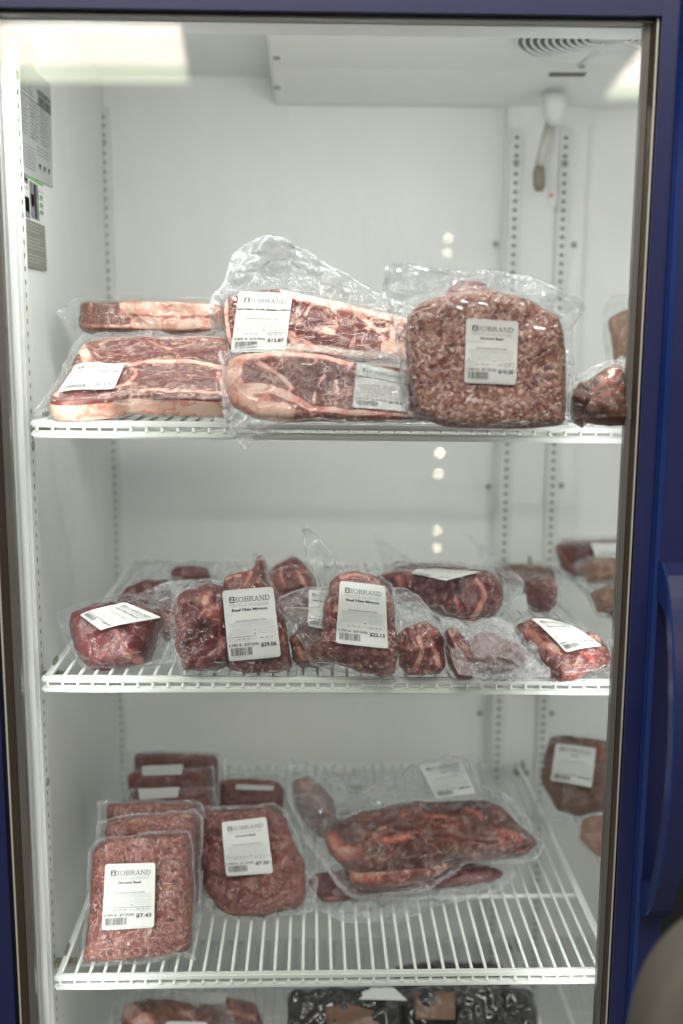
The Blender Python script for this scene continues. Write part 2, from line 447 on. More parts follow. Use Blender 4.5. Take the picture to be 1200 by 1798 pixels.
def label_print(title, wt, rate, price, note='', seed=0, d1='Jan 18, 22', d2='Sep 18, 22'):
    rnd = random.Random(seed); p = P2()
    y0 = 1.04
    p.rect(.12, y0 - .005, .225, y0 + .105)                               # dark square with a white Z
    p.poly([(.137, y0 + .085), (.137, y0 + .072), (.180, y0 + .072), (.137, y0 + .026), (.137, y0 + .012), (.170, y0 + .020), (.208, y0 + .085)], 2)
    p.poly([(.150, y0 + .012), (.208, y0 + .012), (.208, y0 + .030), (.172, y0 + .030)], 2)
    x = .245
    for ch, w in (('I', .040), ('O', .100), ('B', .082), ('R', .088), ('A', .092), ('N', .094), ('D', .088)):
        slab_letter(p, ch, x, y0, w, .092); x += w + (.012 if ch != 'O' else .018)
    p.text('MEATS & SAUSAGES', .12, .955, .082, .76, 1)
    p.text(title, .5 - .0205 * len(title), .875, .068, .041 * len(title), 0, .0022)
    p.text(note or 'Keep frozen', .035, .815, .028, None, 1)
    p.text('SAFE HANDLING INSTRUCTIONS', .20, .685, .038, .60, 0)
    words = ('this product was prepared from inspected and passed meat some food products may contain bacteria that could cause illness if '
             'mishandled or cooked improperly for your protection follow these safe handling instructions').split()
    i = 0
    for r in range(3):
        s_ = ' '.join(words[i:i + 10]); i += 10
        p.text(s_, .07, .655 - r * .030, .027, .86, 1)
    for r, (a, b) in enumerate((('keep refrigerated or frozen thaw', 'cook thoroughly'), ('keep raw meat separate wash', 'keep hot foods hot'),
                                ('surfaces utensils and hands', 'refrigerate leftovers'), ('after touching raw meat', 'immediately or discard'))):
        p.text(a, .11, .555 - r * .034, .027, .40, 1); p.text(b, .60, .555 - r * .034, .027, .33, 1)
    p.arc(.065, .47, .018, .03, .008, .01, -PI / 2, PI / 2, 8); p.rect(.535, .525, .575, .533); p.poly([(.54, .455), (.575, .440), (.575, .450), (.545, .475)])
    p.rect(.02, .412, .95, .419)
    p.rect(.02, .348, .95, .352, 1); p.rect(.48, .350, .484, .414, 1)
    p.text('Packed On', .03, .368, .026, .14, 1); p.text(d1, .20, .364, .042, .25, 0); p.text('Sell By', .50, .368, .026, .11, 1); p.text(d2, .64, .364, .042, .25, 0)
    p.text('Net Wt', .10, .322, .022, None, 1); p.text('Unit Price', .38, .322, .022, None, 1); p.text('Total Price', .72, .318, .028, None, 1)
    p.rect(.30, .235, .304, .345, 1); p.rect(.62, .235, .624, .345, 1); p.rect(.02, .232, .624, .236, 1)
    p.text(wt, .03, .252, .066, .25, 0, .001); p.text(rate, .325, .252, .066, .28, 0, .001); p.text(price, .645, .215, .098, .30, 0, .0035)
    x = .06
    while x < .46:
        w = rnd.choice((.004, .006, .009, .013)); p.rect(x, .085, x + w, .222); x += w + rnd.choice((.005, .007, .010))
    p.text('2 46201 80295 1', .09, .060, .028, .33, 1)
    p.text('Meats & Sausages, Farmer Highway, Conway', .05, .022, .030, .84, 1)
    return p


# ------------------------------------------------------------------ packs
def crumple(u, v, seed, n=7, lmin=.010, lmax=.038):
    rs = np.random.RandomState(seed); h = np.zeros_like(u); tot = 0
    wu = u + .004 * np.sin(v * 160 + rs.rand() * 6) + .003 * np.sin(u * 240 + 2)
    wv = v + .004 * np.sin(u * 150 + rs.rand() * 6) + .003 * np.sin(v * 260 + 1)
    for i in range(n):
        a = rs.rand() * PI; L = lmin + (lmax - lmin) * (i / (n - 1)) ** 1.2
        ph = (wu * math.cos(a) + wv * math.sin(a)) / L * 2 * PI + rs.rand() * 6
        s_ = np.arcsin(np.sin(ph)) / (PI / 2) if i % 2 else 1 - 2 * np.abs(np.sin(ph / 2))
        amp = L / lmax; h += s_ * amp; tot += amp
    return h / tot


def smooth_noise(u, v, seed, L):
    rs = np.random.RandomState(seed); h = np.zeros_like(u)
    for i in range(7):
        a = rs.rand() * 2 * PI; l = L * (.7 + rs.rand()); h += np.sin((u * math.cos(a) + v * math.sin(a)) / l * 2 * PI + rs.rand() * 6)
    return h / 3.5


def resample(poly, n=240, sm=1):
    P = np.array(poly, float); Q = np.vstack([P, P[:1]]); d = np.r_[0, np.cumsum(np.linalg.norm(np.diff(Q, axis=0), axis=1))]
    s_ = np.linspace(0, d[-1], n, endpoint=False); R = np.stack([np.interp(s_, d, Q[:, 0]), np.interp(s_, d, Q[:, 1])], 1)
    for _ in range(sm): R = (np.roll(R, 1, 0) + 2 * R + np.roll(R, -1, 0)) / 4
    return R


def radial(P, c, th):
    A = P - c; B = np.roll(P, -1, 0) - c; out = np.zeros_like(th)
    for k, t_ in enumerate(th):
        d = np.array([math.cos(t_), math.sin(t_)])
        ca = A[:, 0] * d[1] - A[:, 1] * d[0]; cb = B[:, 0] * d[1] - B[:, 1] * d[0]
        m = ca * cb <= 0; den = ca - cb; den[den == 0] = 1e-12
        t2 = ca / den; X = A + (B - A) * t2[:, None]; pr = X @ d
        pr = pr[m & (pr > 0)]; out[k] = pr.max() if len(pr) else 1e-4
    return out


def jag(th, seed):
    rs = np.random.RandomState(seed + 400); h = np.zeros_like(th)
    for k in (5, 9, 14, 23, 37):
        h += (2 / PI) * np.arcsin(np.sin(th * k + rs.rand() * 6)) * (7 / (k + 4)) * (.5 + rs.rand())
    return h


class Plane:
    """a tilted plane: lean back (degrees from upright), turned by yaw, through pixel p at depth Y"""
    def __init__(s, p, Y=None, z=None, lean=0, yaw=0, off=0):
        s.o = at(p, Y) if z is None else atz(p, z); s.p0 = p; s.lean = math.radians(lean)
        l, y = math.radians(lean), math.radians(yaw)
        s.u = np.array([math.cos(y), math.sin(y), 0])
        b = np.array([-math.sin(y), math.cos(y), 0])
        s.v = b * math.sin(l) + np.array([0, 0, math.cos(l)])
        s.n = -b * math.cos(l) + np.array([0, 0, math.sin(l)])
    def uv(s, p, w=0):
        r = ray(p); o = s.o + s.n * w; k = np.dot(o - CAM, s.n) / np.dot(r, s.n); X = CAM + r * k - s.o
        return np.array([X @ s.u, X @ s.v])
    def P(s, u, v, w):
        return s.o + np.multiply.outer(u, s.u) + np.multiply.outer(v, s.v) + np.multiply.outer(w, s.n)


def seg_dist(u, v, line):
    d = np.full_like(u, 9.); L = np.array(line)
    for a, b in zip(L[:-1], L[1:]):
        ab = b - a; t_ = np.clip(((u - a[0]) * ab[0] + (v - a[1]) * ab[1]) / (ab @ ab + 1e-12), 0, 1)
        d = np.minimum(d, np.hypot(u - a[0] - t_ * ab[0], v - a[1] - t_ * ab[1]))
    return d


def rings_mesh(rad, th, rr, c):
    """rad: radius per angle; returns u, v (rings x angles flattened, first ring is the centre)"""
    RR, TT = np.meshgrid(rr, th, indexing='ij'); Rm = rad[None, :] * RR
    return c[0] + Rm * np.cos(TT), c[1] + Rm * np.sin(TT), RR


def grid_faces(nr, nt, off=0, flip=False):
    i = np.arange(nr - 1)[:, None] * nt; k = np.arange(nt)[None, :]; k2 = (k + 1) % nt
    a = i + k; b = i + k2; c_ = i + nt + k2; d = i + nt + k
    Fc = np.stack([a, b, c_, d] if flip else [a, d, c_, b], -1).reshape(-1, 4) + off
    return [tuple(f) for f in Fc.tolist()]


class Pack:
    def __init__(s, kind, label, cat, group, plane, T, a=.5, q=2.4, p=3.0, seed=1, nt=150, rest=None, film='film'):
        if rest is not None: plane.o = atz(plane.p0, rest + (1 - a) * T * math.sin(plane.lean) * (1 if p >= 8 else .7) + .001)
        s.pl = plane; s.T = T; s.a = a; s.p = p; s.q = q; s.seed = seed; s.nt = nt; s.film = film
        s.wm = (a - .5) * T                       # mid plane offset from the traced plane
        s.root = thing(kind, label, cat, plane.o, group)
        s.th = np.linspace(0, 2 * PI, nt, endpoint=False); s.meats = []
    def lumpf(s, u, v, lump):
        h = smooth_noise(u, v, s.seed, .045) * lump + smooth_noise(u, v, s.seed + 3, .014) * lump * .35
        if lump >= .0024: h = h + crumple(u, v, s.seed + 8, 5, .018, .050) * lump * 1.3
        return h
    # -- a piece of meat from a traced outline (photo pixels)
    def meat(s, px, mat, name='meat', fat=(), rim=0, rimside=None, lump=.0012, T=None, dw=0, p=None, q=None, nr=34, label=None, fold=0, edgefat=0, sm=2, ctr=None):
        pl = s.pl; T = T or s.T; p = p or s.p; q = q or s.q
        P = resample([pl.uv(k, dw) for k in px], 260, sm); c = P.mean(0) if ctr is None else pl.uv(ctr, dw)
        rad = radial(P, c, s.th); rad = rad * (1 + (.020 if lump >= .0024 else .007) * jag(s.th, s.seed)); rad = (np.roll(rad, 1) + 4 * rad + np.roll(rad, -1)) / 6
        wm = s.wm + dw if T == s.T else dw + (s.a - .5) * T
        rr = np.r_[.001, np.linspace(.05, .86, nr - 12), 1 - (1 - np.linspace(.25, 1, 11)) ** 2 * .14 - 0]
        rr = np.unique(np.clip(rr, 0, 1)); rr = np.r_[rr[rr < .999], 1.0]
        u, v, RR = rings_mesh(rad, s.th, rr, c)
        h = T / 2 * np.clip(1 - RR ** p, 0, 1) ** (1 / q)
        ln = s.lumpf(u, v, lump)
        front = pl.P(u, v, wm + h + ln * np.clip((1 - RR) * 8, 0, 1)); back = pl.P(u, v, wm - h)
        V = np.vstack([front.reshape(-1, 3), back.reshape(-1, 3)])
        nrr = len(rr); n0 = nrr * s.nt
        Fc = grid_faces(nrr, s.nt) + grid_faces(nrr, s.nt, n0, True)
        Fc += [tuple(range(s.nt)), tuple(range(n0 + s.nt - 1, n0 - 1, -1))]
        # weld: rim of the back = rim of the front
        rimf = (nrr - 1) * s.nt; mp = {n0 + rimf + k: rimf + k for k in range(s.nt)}
        Fc = [tuple(mp.get(i, i) for i in f) for f in Fc]
        keep = np.ones(len(V), bool); keep[n0 + rimf:n0 + rimf + s.nt] = False; idx = np.cumsum(keep) - 1
        Fc = [tuple(int(idx[i]) for i in f) for f in Fc]
        # fat
        uf, vf = u.ravel(), v.ravel(); fa = np.zeros_like(uf)
        for line, w, k in fat:
            L = [pl.uv(x, dw + T * s.a) for x in line]; ww = w / 1750.
            fa = np.maximum(fa, k * np.clip(1.25 - seg_dist(uf, vf, L) / ww * .75, 0, 1))
        if rim:
            ed = (1 - RR.ravel()) * np.tile(rad, nrr); wv = rim / 1750. * (1 + .5 * smooth_noise(uf * 1., vf, s.seed + 9, .03))
            g = np.clip(1.3 - ed / wv * .8, 0, 1)
            if rimside:
                ang = np.tile(s.th, nrr); m = np.zeros_like(g)
                for a0, a1 in rimside:
                    mid, half = math.radians((a0 + a1) / 2), math.radians(abs(a1 - a0) / 2)
                    dd = np.abs((ang - mid + PI) % (2 * PI) - PI); m = np.maximum(m, np.clip((half - dd) / .25 + .5, 0, 1))
                g = g * m
            fa = np.maximum(fa, g)
        fb = fa.copy()
        if edgefat: fb = np.maximum(fb, edgefat * np.clip((RR.ravel() - .9) * 12, 0, 1)); fa = np.maximum(fa, edgefat * np.clip((RR.ravel() - .975) * 60, 0, 1))
        FA = np.r_[fa, fb]
        V = V[keep]; FA = FA[keep]
        o = mesh_obj(name, V, Fc, mat, s.root, True, attrs={'fat': FA})
        if label: o['label'] = label
        s.meats.append((c, rad, wm, T, p, q, lump))
        return o
    def height(s, u, v, extra=.0008, tent=.55, tau=.010):
        """front height of the film above the traced plane, and outside distance"""
        H = np.full(u.shape, -9.); OUT = np.full(u.shape, 9.); wref = s.wm
        for c, rad, wm, T, p, q, lump in s.meats:
            du, dv = u - c[0], v - c[1]; r = np.hypot(du, dv); a = np.arctan2(dv, du) % (2 * PI)
            R = np.interp(a, np.r_[s.th, 2 * PI], np.r_[rad, rad[0]]) ; x = r / R
            xx = np.clip(x * .975, 0, 1); h = T / 2 * np.clip(1 - xx ** p, 0, 1) ** (1 / q)
            out = np.clip(r - R, 0, None)
            h = h + s.lumpf(u, v, lump) * np.clip((1 - x) * 8, 0, 1)
            tn = T / 2 * tent * np.exp(-out / tau)
            h = np.where(x < 1, np.maximum(h, tn * .98), tn)
            H = np.maximum(H, wm + h); OUT = np.minimum(OUT, out)
        return H + extra, OUT
    # -- plastic bag
    def bag(s, px, milk=.10, amp=.0035, ctr=None, nr=46, w=None, inner=.004, name='plastic_bag', lmin=.010, lmax=.036, edge=.0, droop=0, curl=0):
        pl = s.pl; wseal = s.wm if w is None else w
        P = resample([pl.uv(k, wseal) for k in px], 300, 1)
        c = (s.meats[0][0] if s.meats else P.mean(0)) if ctr is None else pl.uv(ctr, wseal)
        nt = int(s.nt * 1.25); th = np.linspace(0, 2 * PI, nt, endpoint=False)
        rad = radial(P, c, th) * (1 + .014 * jag(th, s.seed + 1)); rr = np.r_[.002, np.linspace(.04, 1, nr)]
        u, v, RR = rings_mesh(rad, th, rr, c)
        if s.meats:
            H, OUT = s.height(u, v)
        else:
            H = np.full(u.shape, wseal) + .004 * (1 - RR ** 4); OUT = RR * .05
        om = np.clip(OUT / .010, 0, 1); milk = milk * .52; edge = edge * .55; amp = amp * 1.25
        cr = crumple(u, v, s.seed + 50, 8, lmin, lmax)
        far = np.clip(OUT / .03, 0, 1)
        wr = cr * amp * (.06 + .94 * om)
        wr = wr + smooth_noise(u, v, s.seed + 77, .06) * amp * 1.6 * far
        TT = np.broadcast_to(th[None, :], u.shape); ph = TT * 19 + 1.5 * np.sin(TT * 3 + s.seed) + OUT * 60
        wr = wr + .0016 * (2 / PI) * np.arcsin(np.sin(ph)) * np.exp(-((OUT - .006) / .010) ** 2) * om + .5 * amp * crumple(u, v, s.seed + 60, 5, .005, .014) * om
        hf = H - s.wm if s.meats else H - wseal
        wave = wr + curl * far ** 2 * .02
        front = wseal + hf * 1 + np.where(om > 0, wave, wr * .3)
        jac = .0006 + .0014 * np.abs(smooth_noise(u, v, s.seed + 5, .02)) * (1 - RR ** 6)
        back = np.minimum(front - jac, wseal - hf * .98 + wave * om)
        V = np.vstack([pl.P(u, v, front).reshape(-1, 3), pl.P(u, v, back).reshape(-1, 3)])
        n0 = len(rr) * nt
        Fc = grid_faces(len(rr), nt) + grid_faces(len(rr), nt, n0, True) + [tuple(range(nt)), tuple(range(n0 + nt - 1, n0 - 1, -1))]
        mk = inner + (milk - inner) * om + edge * np.clip((RR - .955) * 40, 0, 1)
        mk = np.r_[mk.ravel(), mk.ravel()]
        return mesh_obj(name, V, Fc, MAT[s.film], s.root, True, attrs={'milk': mk})
    # -- paper label: four pixel corners TL, TR, BR, BL
    def label(s, quad, title='Ground Beef', wt='1.000 lb', rate='$7.50/lb', price='$7.50', seed=0, lift=.0010, w=None, note='', fine=True, name='label_sticker', bend=.0, plain=False, under=False, **kw):
        pl = s.pl
        if w is None:
            q0 = np.mean([pl.uv(k) for k in quad], 0); w0, _ = s.height(np.array([q0[0]]), np.array([q0[1]])); w0 = float(w0[0])
            for _ in range(3):
                q0 = np.mean([pl.uv(k, w0) for k in quad], 0); w0 = float(s.height(np.array([q0[0]]), np.array([q0[1]]))[0][0])
        else: w0 = w
        TL, TR, BR, BL = [pl.uv(k, w0 + lift) for k in quad]
        if w is None:
            gx, gy = [g.ravel() for g in np.meshgrid(np.linspace(0, 1, 13), np.linspace(0, 1, 15))]
            qq = (BL[None] * (1 - gx)[:, None] + BR[None] * gx[:, None]) * (1 - gy)[:, None] + (TL[None] * (1 - gx)[:, None] + TR[None] * gx[:, None]) * gy[:, None]
            hh, _ = s.height(qq[:, 0], qq[:, 1], tent=.75, tau=.02); hh = np.maximum(hh, w0 - .010)
            gx, gy = gx - .5, gy - .5; A_ = np.stack([np.ones_like(gx), gx, gy, gx * gx, gx * gy, gy * gy, gx ** 3, gy ** 3], 1)
            coef = np.linalg.lstsq(A_, hh, rcond=None)[0]; coef[0] += min(.0065, max(0, (hh - A_ @ coef).max()) * .9)
        def mapf(X, Y, up=0):
            X = np.asarray(X, float); Yn = np.asarray(Y, float) / LH
            a = np.multiply.outer(1 - X, BL) + np.multiply.outer(X, BR) if False else None
            lo = BL[None] * (1 - X)[:, None] + BR[None] * X[:, None]; hi = TL[None] * (1 - X)[:, None] + TR[None] * X[:, None]
            q_ = lo * (1 - Yn)[:, None] + hi * Yn[:, None]
            if w is None:
                x_, y_ = X - .5, Yn - .5; h = np.stack([np.ones_like(x_), x_, y_, x_ * x_, x_ * y_, y_ * y_, x_ ** 3, y_ ** 3], 1) @ coef
            else: h = np.full(len(X), w0)
            h = h + bend * ((X - .5) ** 2 * 4 + .0) + smooth_noise(q_[:, 0], q_[:, 1], s.seed + 31, .03) * .00035
            return pl.P(q_[:, 0], q_[:, 1], h + lift + up)
        # rounded sheet
        G = 26; xs = np.linspace(0, 1, G); ys = np.linspace(0, LH, G + 4)
        X, Y = np.meshgrid(xs, ys); X = X.ravel().copy(); Y = Y.ravel().copy()
        rc = .055
        for cx, cy, sx_, sy_ in ((rc, rc, -1, -1), (1 - rc, rc, 1, -1), (rc, LH - rc, -1, 1), (1 - rc, LH - rc, 1, 1)):
            m = ((X - cx) * sx_ > 0) & ((Y - cy) * sy_ > 0); d = np.hypot(X - cx, Y - cy)
            k = m & (d > rc); X[k] = cx + (X[k] - cx) / d[k] * rc; Y[k] = cy + (Y[k] - cy) / d[k] * rc
        V1 = mapf(X, Y, 0); V0 = mapf(X, Y, -.00025)
        nx, ny = G, G + 4; Fc = []
        n0 = len(V1)
        for j in range(ny - 1):
            for i in range(nx - 1):
                a = j * nx + i; Fc.append((a, a + 1, a + nx + 1, a + nx)); Fc.append((n0 + a, n0 + a + nx, n0 + a + nx + 1, n0 + a + 1))
        o = mesh_obj(name, np.vstack([V1, V0]), Fc, MAT['label'], s.root, True)
        if not plain:
            p = label_print(title, wt, rate, price, note, seed, **kw)
            VV = np.array(p.V); VV[:, 0] = np.clip(VV[:, 0], .01, .99); up = np.full(len(VV), .00025)
            mm = np.array(p.m)
            for f, m_ in zip(p.F, p.m):
                if m_ == 2: up[list(f)] = .00042
            W3 = mapf(VV[:, 0], VV[:, 1], 0) + np.multiply.outer(up, pl.n)
            o['_o'] = s.root['_o']
            pr = mesh_obj('print', W3, p.F, [MAT['ink'], MAT['ink_grey'], MAT['label']], o, False, mi=p.m)
        return o


def Z(crop, ox, oy, k):            # crop pixels -> photo pixels
    return [(ox + x / k, oy + y / k) for x, y in crop]


# ------------------------------------------------------------------ the refrigerator
XW = -.030; YB = .590; ZC = 1.03
fr = thing('display_refrigerator', 'tall white display refrigerator with blue framed glass door full of packed meat', 'refrigerator', (.6, .3, -.80))
MB().box((-.06, YB, -.80), (1.30, YB + .04, 1.10)).build('back_wall', MAT['liner'], fr)
MB().box((XW - .04, .0, -.80), (XW, YB, ZC)).build('side_wall', MAT['liner'], fr)
MB().box((XW - .04, -.0, ZC), (1.30, YB, ZC + .04)).build('ceiling', MAT['liner'], fr)
MB().box((XW, .0, -.80), (1.26, YB, -.76)).build('floor', MAT['liner'], fr)
MB().box((1.26, .0, -.76), (1.30, YB, ZC)).build('side_wall', MAT['liner'], fr)
# front posts and header of the cabinet
zh = at((600, 58), 0)[2]
MB().box((-.16, -.030, -.80), (-.0055, -.001, zh - .001), bev=.003).build('front_post', MAT['post'], fr)
MB().box((-.16, -.032, zh), (1.26, .012, zh + .11), bev=.003).build('header', MAT['post'], fr)
MB().box((.590, -.030, -.80), (.650, -.001, zh - .001), bev=.003).build('mullion', MAT['post'], fr)
MB().box((1.20, -.030, -.80), (1.26, -.001, zh - .001), bev=.003).build('front_post', MAT['post'], fr)
MB().box((XW, .0015, -.76), (-.0125, .027, zh - .003), bev=.002).build('post_return', MAT['post'], fr)


def pilaster(x0, x1, y0, y1, face, zt, zb, label=None):
    """slotted upright; face is the side that carries the slots"""
    b = MB().box((x0, y0, zb), (x1, y1, zt + .014), bev=.0015); z = zt
    while z > zb + .01:
        if face == '+x':
            n = 10; yc = (y0 + y1) / 2
            b.add([(x1 + .0004, yc + .0016 * math.cos(k * 2 * PI / n), z + .0030 * math.sin(k * 2 * PI / n)) for k in range(n)], [tuple(range(n))], 1)
        else:
            n = 10; xc = (x0 + x1) / 2
            b.add([(xc + .0030 * math.cos(k * 2 * PI / n), y0 - .0004, z + .0026 * math.sin(k * 2 * PI / n)) for k in range(n)], [tuple(range(n))], 1)
        z -= .0127
    p = b.build('shelf_upright', [MAT['pilaster'], MAT['slot']], fr); p['_o'] = fr['_o']
    for zz in (zt - .035, zt - .39, zt - .75):
        sc = MB()
        if face == '+x': sc.tube([(x1, (y0 + y1) / 2, zz), (x1 + .0016, (y0 + y1) / 2, zz)], .0042, 12)
        else: sc.tube([((x0 + x1) / 2, y0, zz), ((x0 + x1) / 2, y0 - .0016, zz)], .0042, 12)
        sc.build('screw', MAT['screw'], p)


ZT = at((908, 241), .57)[2]
pilaster(XW, -.0108, .033, .059, '+x', at((29.8, 161.5), .046)[2] + .0127 * 4, -.76)
xl = at((181, 205), .585)[0]
pilaster(xl - .009, xl + .009, YB - .006, YB, '-y', at((181, 205), .585)[2], -.70)
xa, xb = at((872, 855), .57)[0], at((1010, 855), .57)[0]
MB().box((xa, YB - .014, -.76), (xb, YB, ZC), bev=.003).build('back_channel', MAT['liner'], fr)
for px in ((908, 241), (994, 242)):
    x = at(px, .572)[0]; pilaster(x - .010, x + .010, YB - .019, YB - .014, '-y', ZT, -.70)
for px in ((871, 428), (1009, 430), (858, 855), (986, 853), (843, 1253), (969, 1253)):
    q = at(px, .574); b = MB(); b.tube([(q[0], YB - .0139, q[2]), (q[0], YB - .0155, q[2])], .0045, 12)
    b.build('screw', MAT['screw'], fr)

# evaporator housing with the fan grille
e0, e1, e2 = at((800, 182), .56), at((800, 122), .43), at((800, 0), .16)
ex = at((478, 150), .50)[0]
prof = [(e0[1], e0[2]), (e1[1], e1[2]), (e2[1], e2[2]), (e2[1], ZC - .001), (YB - .001, ZC - .001), (YB - .001, e0[2])]
V = [(ex, y, z) for y, z in prof] + [(1.22, y, z) for y, z in prof]; n = len(prof)
eb = MB().add(V, [(i, (i + 1) % n, n + (i + 1) % n, n + i) for i in range(n)] + [tuple(range(n))[::-1], tuple(range(n, 2 * n))])
ev = eb.build('evaporator_housing', MAT['evap'], fr); ev['_o'] = fr['_o']
bv = ev.modifiers.new('b', 'BEVEL'); bv.width = .006; bv.segments = 3
du = np.array([0, e2[1] - e1[1], e2[2] - e1[2]]); du /= np.linalg.norm(du); nn = np.array([0, -du[2], du[1]]); nn = -nn if nn[2] > 0 else nn
r_ = ray((1030, 104)); k = np.dot(e1 - CAM, nn) / np.dot(r_, nn); low = CAM + r_ * k
fcen = low + du * .108
g = MB()
for r in np.arange(.030, .112, .0085):
    pts = [fcen + r * math.cos(a) * np.array([1, 0, 0]) + r * math.sin(a) * du + nn * .005 for a in np.linspace(0, 2 * PI, 61)]
    g.tube(pts, .0019, 6, cap=False)
for a in (-1.9, -.87, .2, 1.3, 2.4):
    g.tube([fcen + nn * .0045 + q * (math.cos(a + .25) * np.array([1, 0, 0]) + math.sin(a + .25) * du) for q in (.02, .112)], .0034, 6)
g.tube([fcen + nn * .001, fcen + nn * .006], .024, 20)
g.build('fan_grille', MAT['cover'], ev, smooth=True)
b = MB(); b.tube([fcen + nn * .0004, fcen + nn * .0010], .108, 40)
b.build('fan_opening', simple('dim grey opening', (.20, .215, .205), .7), ev)
for px in ((1022, 116), (911, 66)):
    r_ = ray(px); k = np.dot(e1 - CAM, nn) / np.dot(r_, nn); q = CAM + r_ * k; b = MB(); b.tube([q, q + nn * .002], .004, 10); b.build('screw', MAT['screw'], ev)
for px, Y in (((486, 101), None), ((487, 153), None)):
    f0 = np.array([e0[1] - e1[1], e0[2] - e1[2]])
    r_ = ray(px)
    N2 = nn if px[1] < 122 else np.array([0, -f0[1], f0[0]]); N2 = N2 / np.linalg.norm(N2); N2 = -N2 if N2[2] > 0 else N2
    k = np.dot(e1 - CAM, N2) / np.dot(r_, N2); q = CAM + r_ * k; b = MB(); b.tube([q - N2 * .001, q + N2 * .002], .0045, 10)
    b.build('screw', MAT['screw'], ev)
f0 = np.array([0, e0[1] - e1[1], e0[2] - e1[2]]); N2 = np.cross([1, 0, 0], f0); N2 /= np.linalg.norm(N2); N2 = -N2 if N2[2] > 0 else N2
q4 = []
for px in ((966, 127), (1031, 127), (1026, 134), (963, 134)):
    r_ = ray(px); k = np.dot(e1 - CAM, N2) / np.dot(r_, N2); q4.append(CAM + r_ * k + N2 * .0006)
MB().add(q4, [(0, 1, 2, 3)]).build('badge', simple('dark badge', (.10, .10, .085), .5), ev)

# info sheets stuck to the side wall
def wall_quad(pxs, off): return [atx(p, XW + off) for p in pxs]


def sheet(name, pxs, off, print_fn, mat):
    q = wall_quad(pxs, off); cen = np.mean(q, 0)
    V = [v for v in q] + [v - np.array([.0004, 0, 0]) for v in q]
    o = mesh_obj(name, V, [(0, 1, 2, 3), (7, 6, 5, 4), (0, 4, 5, 1), (1, 5, 6, 2), (2, 6, 7, 3), (3, 7, 4, 0)], mat, fr, False)
    o['_o'] = fr['_o']; p = P2(); mats = print_fn(p)
    if p.V:
        A = np.array(p.V); X = A[:, 0:1]; Y = A[:, 1:2]; TL, TR, BR, BL = q
        W3 = (BL * (1 - X) + BR * X) * (1 - Y) + (TL * (1 - X) + TR * X) * Y + np.array([.0004, 0, 0]) * (1 + np.zeros_like(X))
        mesh_obj('print', W3, p.F, mats, o, False, mi=p.m)
    return o


def pr_main(p):
    rnd = random.Random(4)
    p.rect(0, .70, 1, .706); p.text('10550874', .58, .80, .075, .40, 0, .001)
    x = .60
    while x < .96: w = rnd.choice((.008, .014, .02)); p.rect(x, .71, min(x + w, .98), .79); x += w + .012
    for r in range(6): p.text(rnd.choice(('MODEL NO / MODELO', 'SERIAL NO.', 'MANUFACTURED', 'REFRIGERATION')), .05, .74 + r * .03, .022, .42 - .04 * (r % 3), 0)
    for r in range(11):
        y = .67 - r * .031; p.rect(.02, y - .008, .98, y - .006, 1)
        for k in range(3): p.text(rnd.choice(('115 V 60 HZ 1 PH', 'REFRIGERANT R290', 'AMPS 6.4', 'DESIGN PRESSURE', 'LOW SIDE 140 PSIG', 'HIGH SIDE')), .04 + .3 * k, y, .018, .2 + .05 * (r % 2), 0)
    for r in range(8): p.text('DO NOT SPRAY CLEAN WITH WATER', .03, .26 - r * .028, .016, .42, 0)
    for r in range(3): p.text('LISTED COMMERCIAL REFRIGERATOR', .5, .30 - r * .03, .016, .4, 0)
    for k in range(3): p.poly([(.56 + k * .14, .16), (.64 + k * .14, .16), (.60 + k * .14, .10)], 0)
    return [MAT['ink'], MAT['ink_grey']]


def pr_card(p):
    p.rect(.28, .94, 1, 1, 1); p.rect(0, .80, .26, 1, 2); p.rect(.02, .86, .24, .90, 3); p.rect(.0, .02, .27, .50, 2); p.rect(.02, .16, .25, .48, 4)
    p.rect(.32, .06, .72, .90, 2); p.rect(.52, .10, .60, .86, 3); p.rect(.36, .34, .50, .62, 5); p.text('ICE', .03, .66, .10, .2, 2)
    for y in (.66, .48, .30): p.poly([(.74, y), (.88, y + .06), (.96, y), (.88, y - .06)], 1)
    for y in (.77, .59, .41, .25): p.rect(.74, y, .97, y + .012, 2)
    return [MAT['ink'], simple('green print', (.13, .42, .12), .5), simple('grey print', (.17, .18, .20), .5), simple('white print', (.72, .74, .72), .5), simple('blue print', (.22, .36, .50), .5), simple('tan print', (.45, .42, .30), .5)]


def pr_text(p):
    for r in range(12):
        if r in (3, 8): continue
        p.text('Keep the condenser coil clean and allow free air flow', .07, .92 - r * .073, .045, .84 - .2 * (r % 3 == 2), 0)
    return [simple('pale print', (.62, .62, .56), .5)]


sheet('info_sheet', [(24, 42), (61, 80), (62, 124), (24, 96)], .0006, lambda p: [p.rect(.05, .5, .9, .56), p.rect(.1, .2, .8, .26), [MAT['ink_grey']]][-1], simple('peach sheet', (.62, .50, .42), .5))
sheet('info_sheet', [(26, 92), (89, 149), (93, 330), (34, 300)], .0012, pr_main, simple('silver sheet', (.40, .43, .42), .42))
sheet('picture_card', [(38, 301), (76, 324), (79, 397), (43, 382)], .0018, pr_card, simple('card white', (.70, .73, .70), .5))
sheet('text_card', [(43, 382), (79, 398), (83, 476), (46, 468)], .0024, pr_text, simple('dark grey card', (.20, .205, .17), .5))

# door: glass, trim, gasket, frame and bow handle
def XL(px, Y, y=900): return at((px, y), Y)[0]


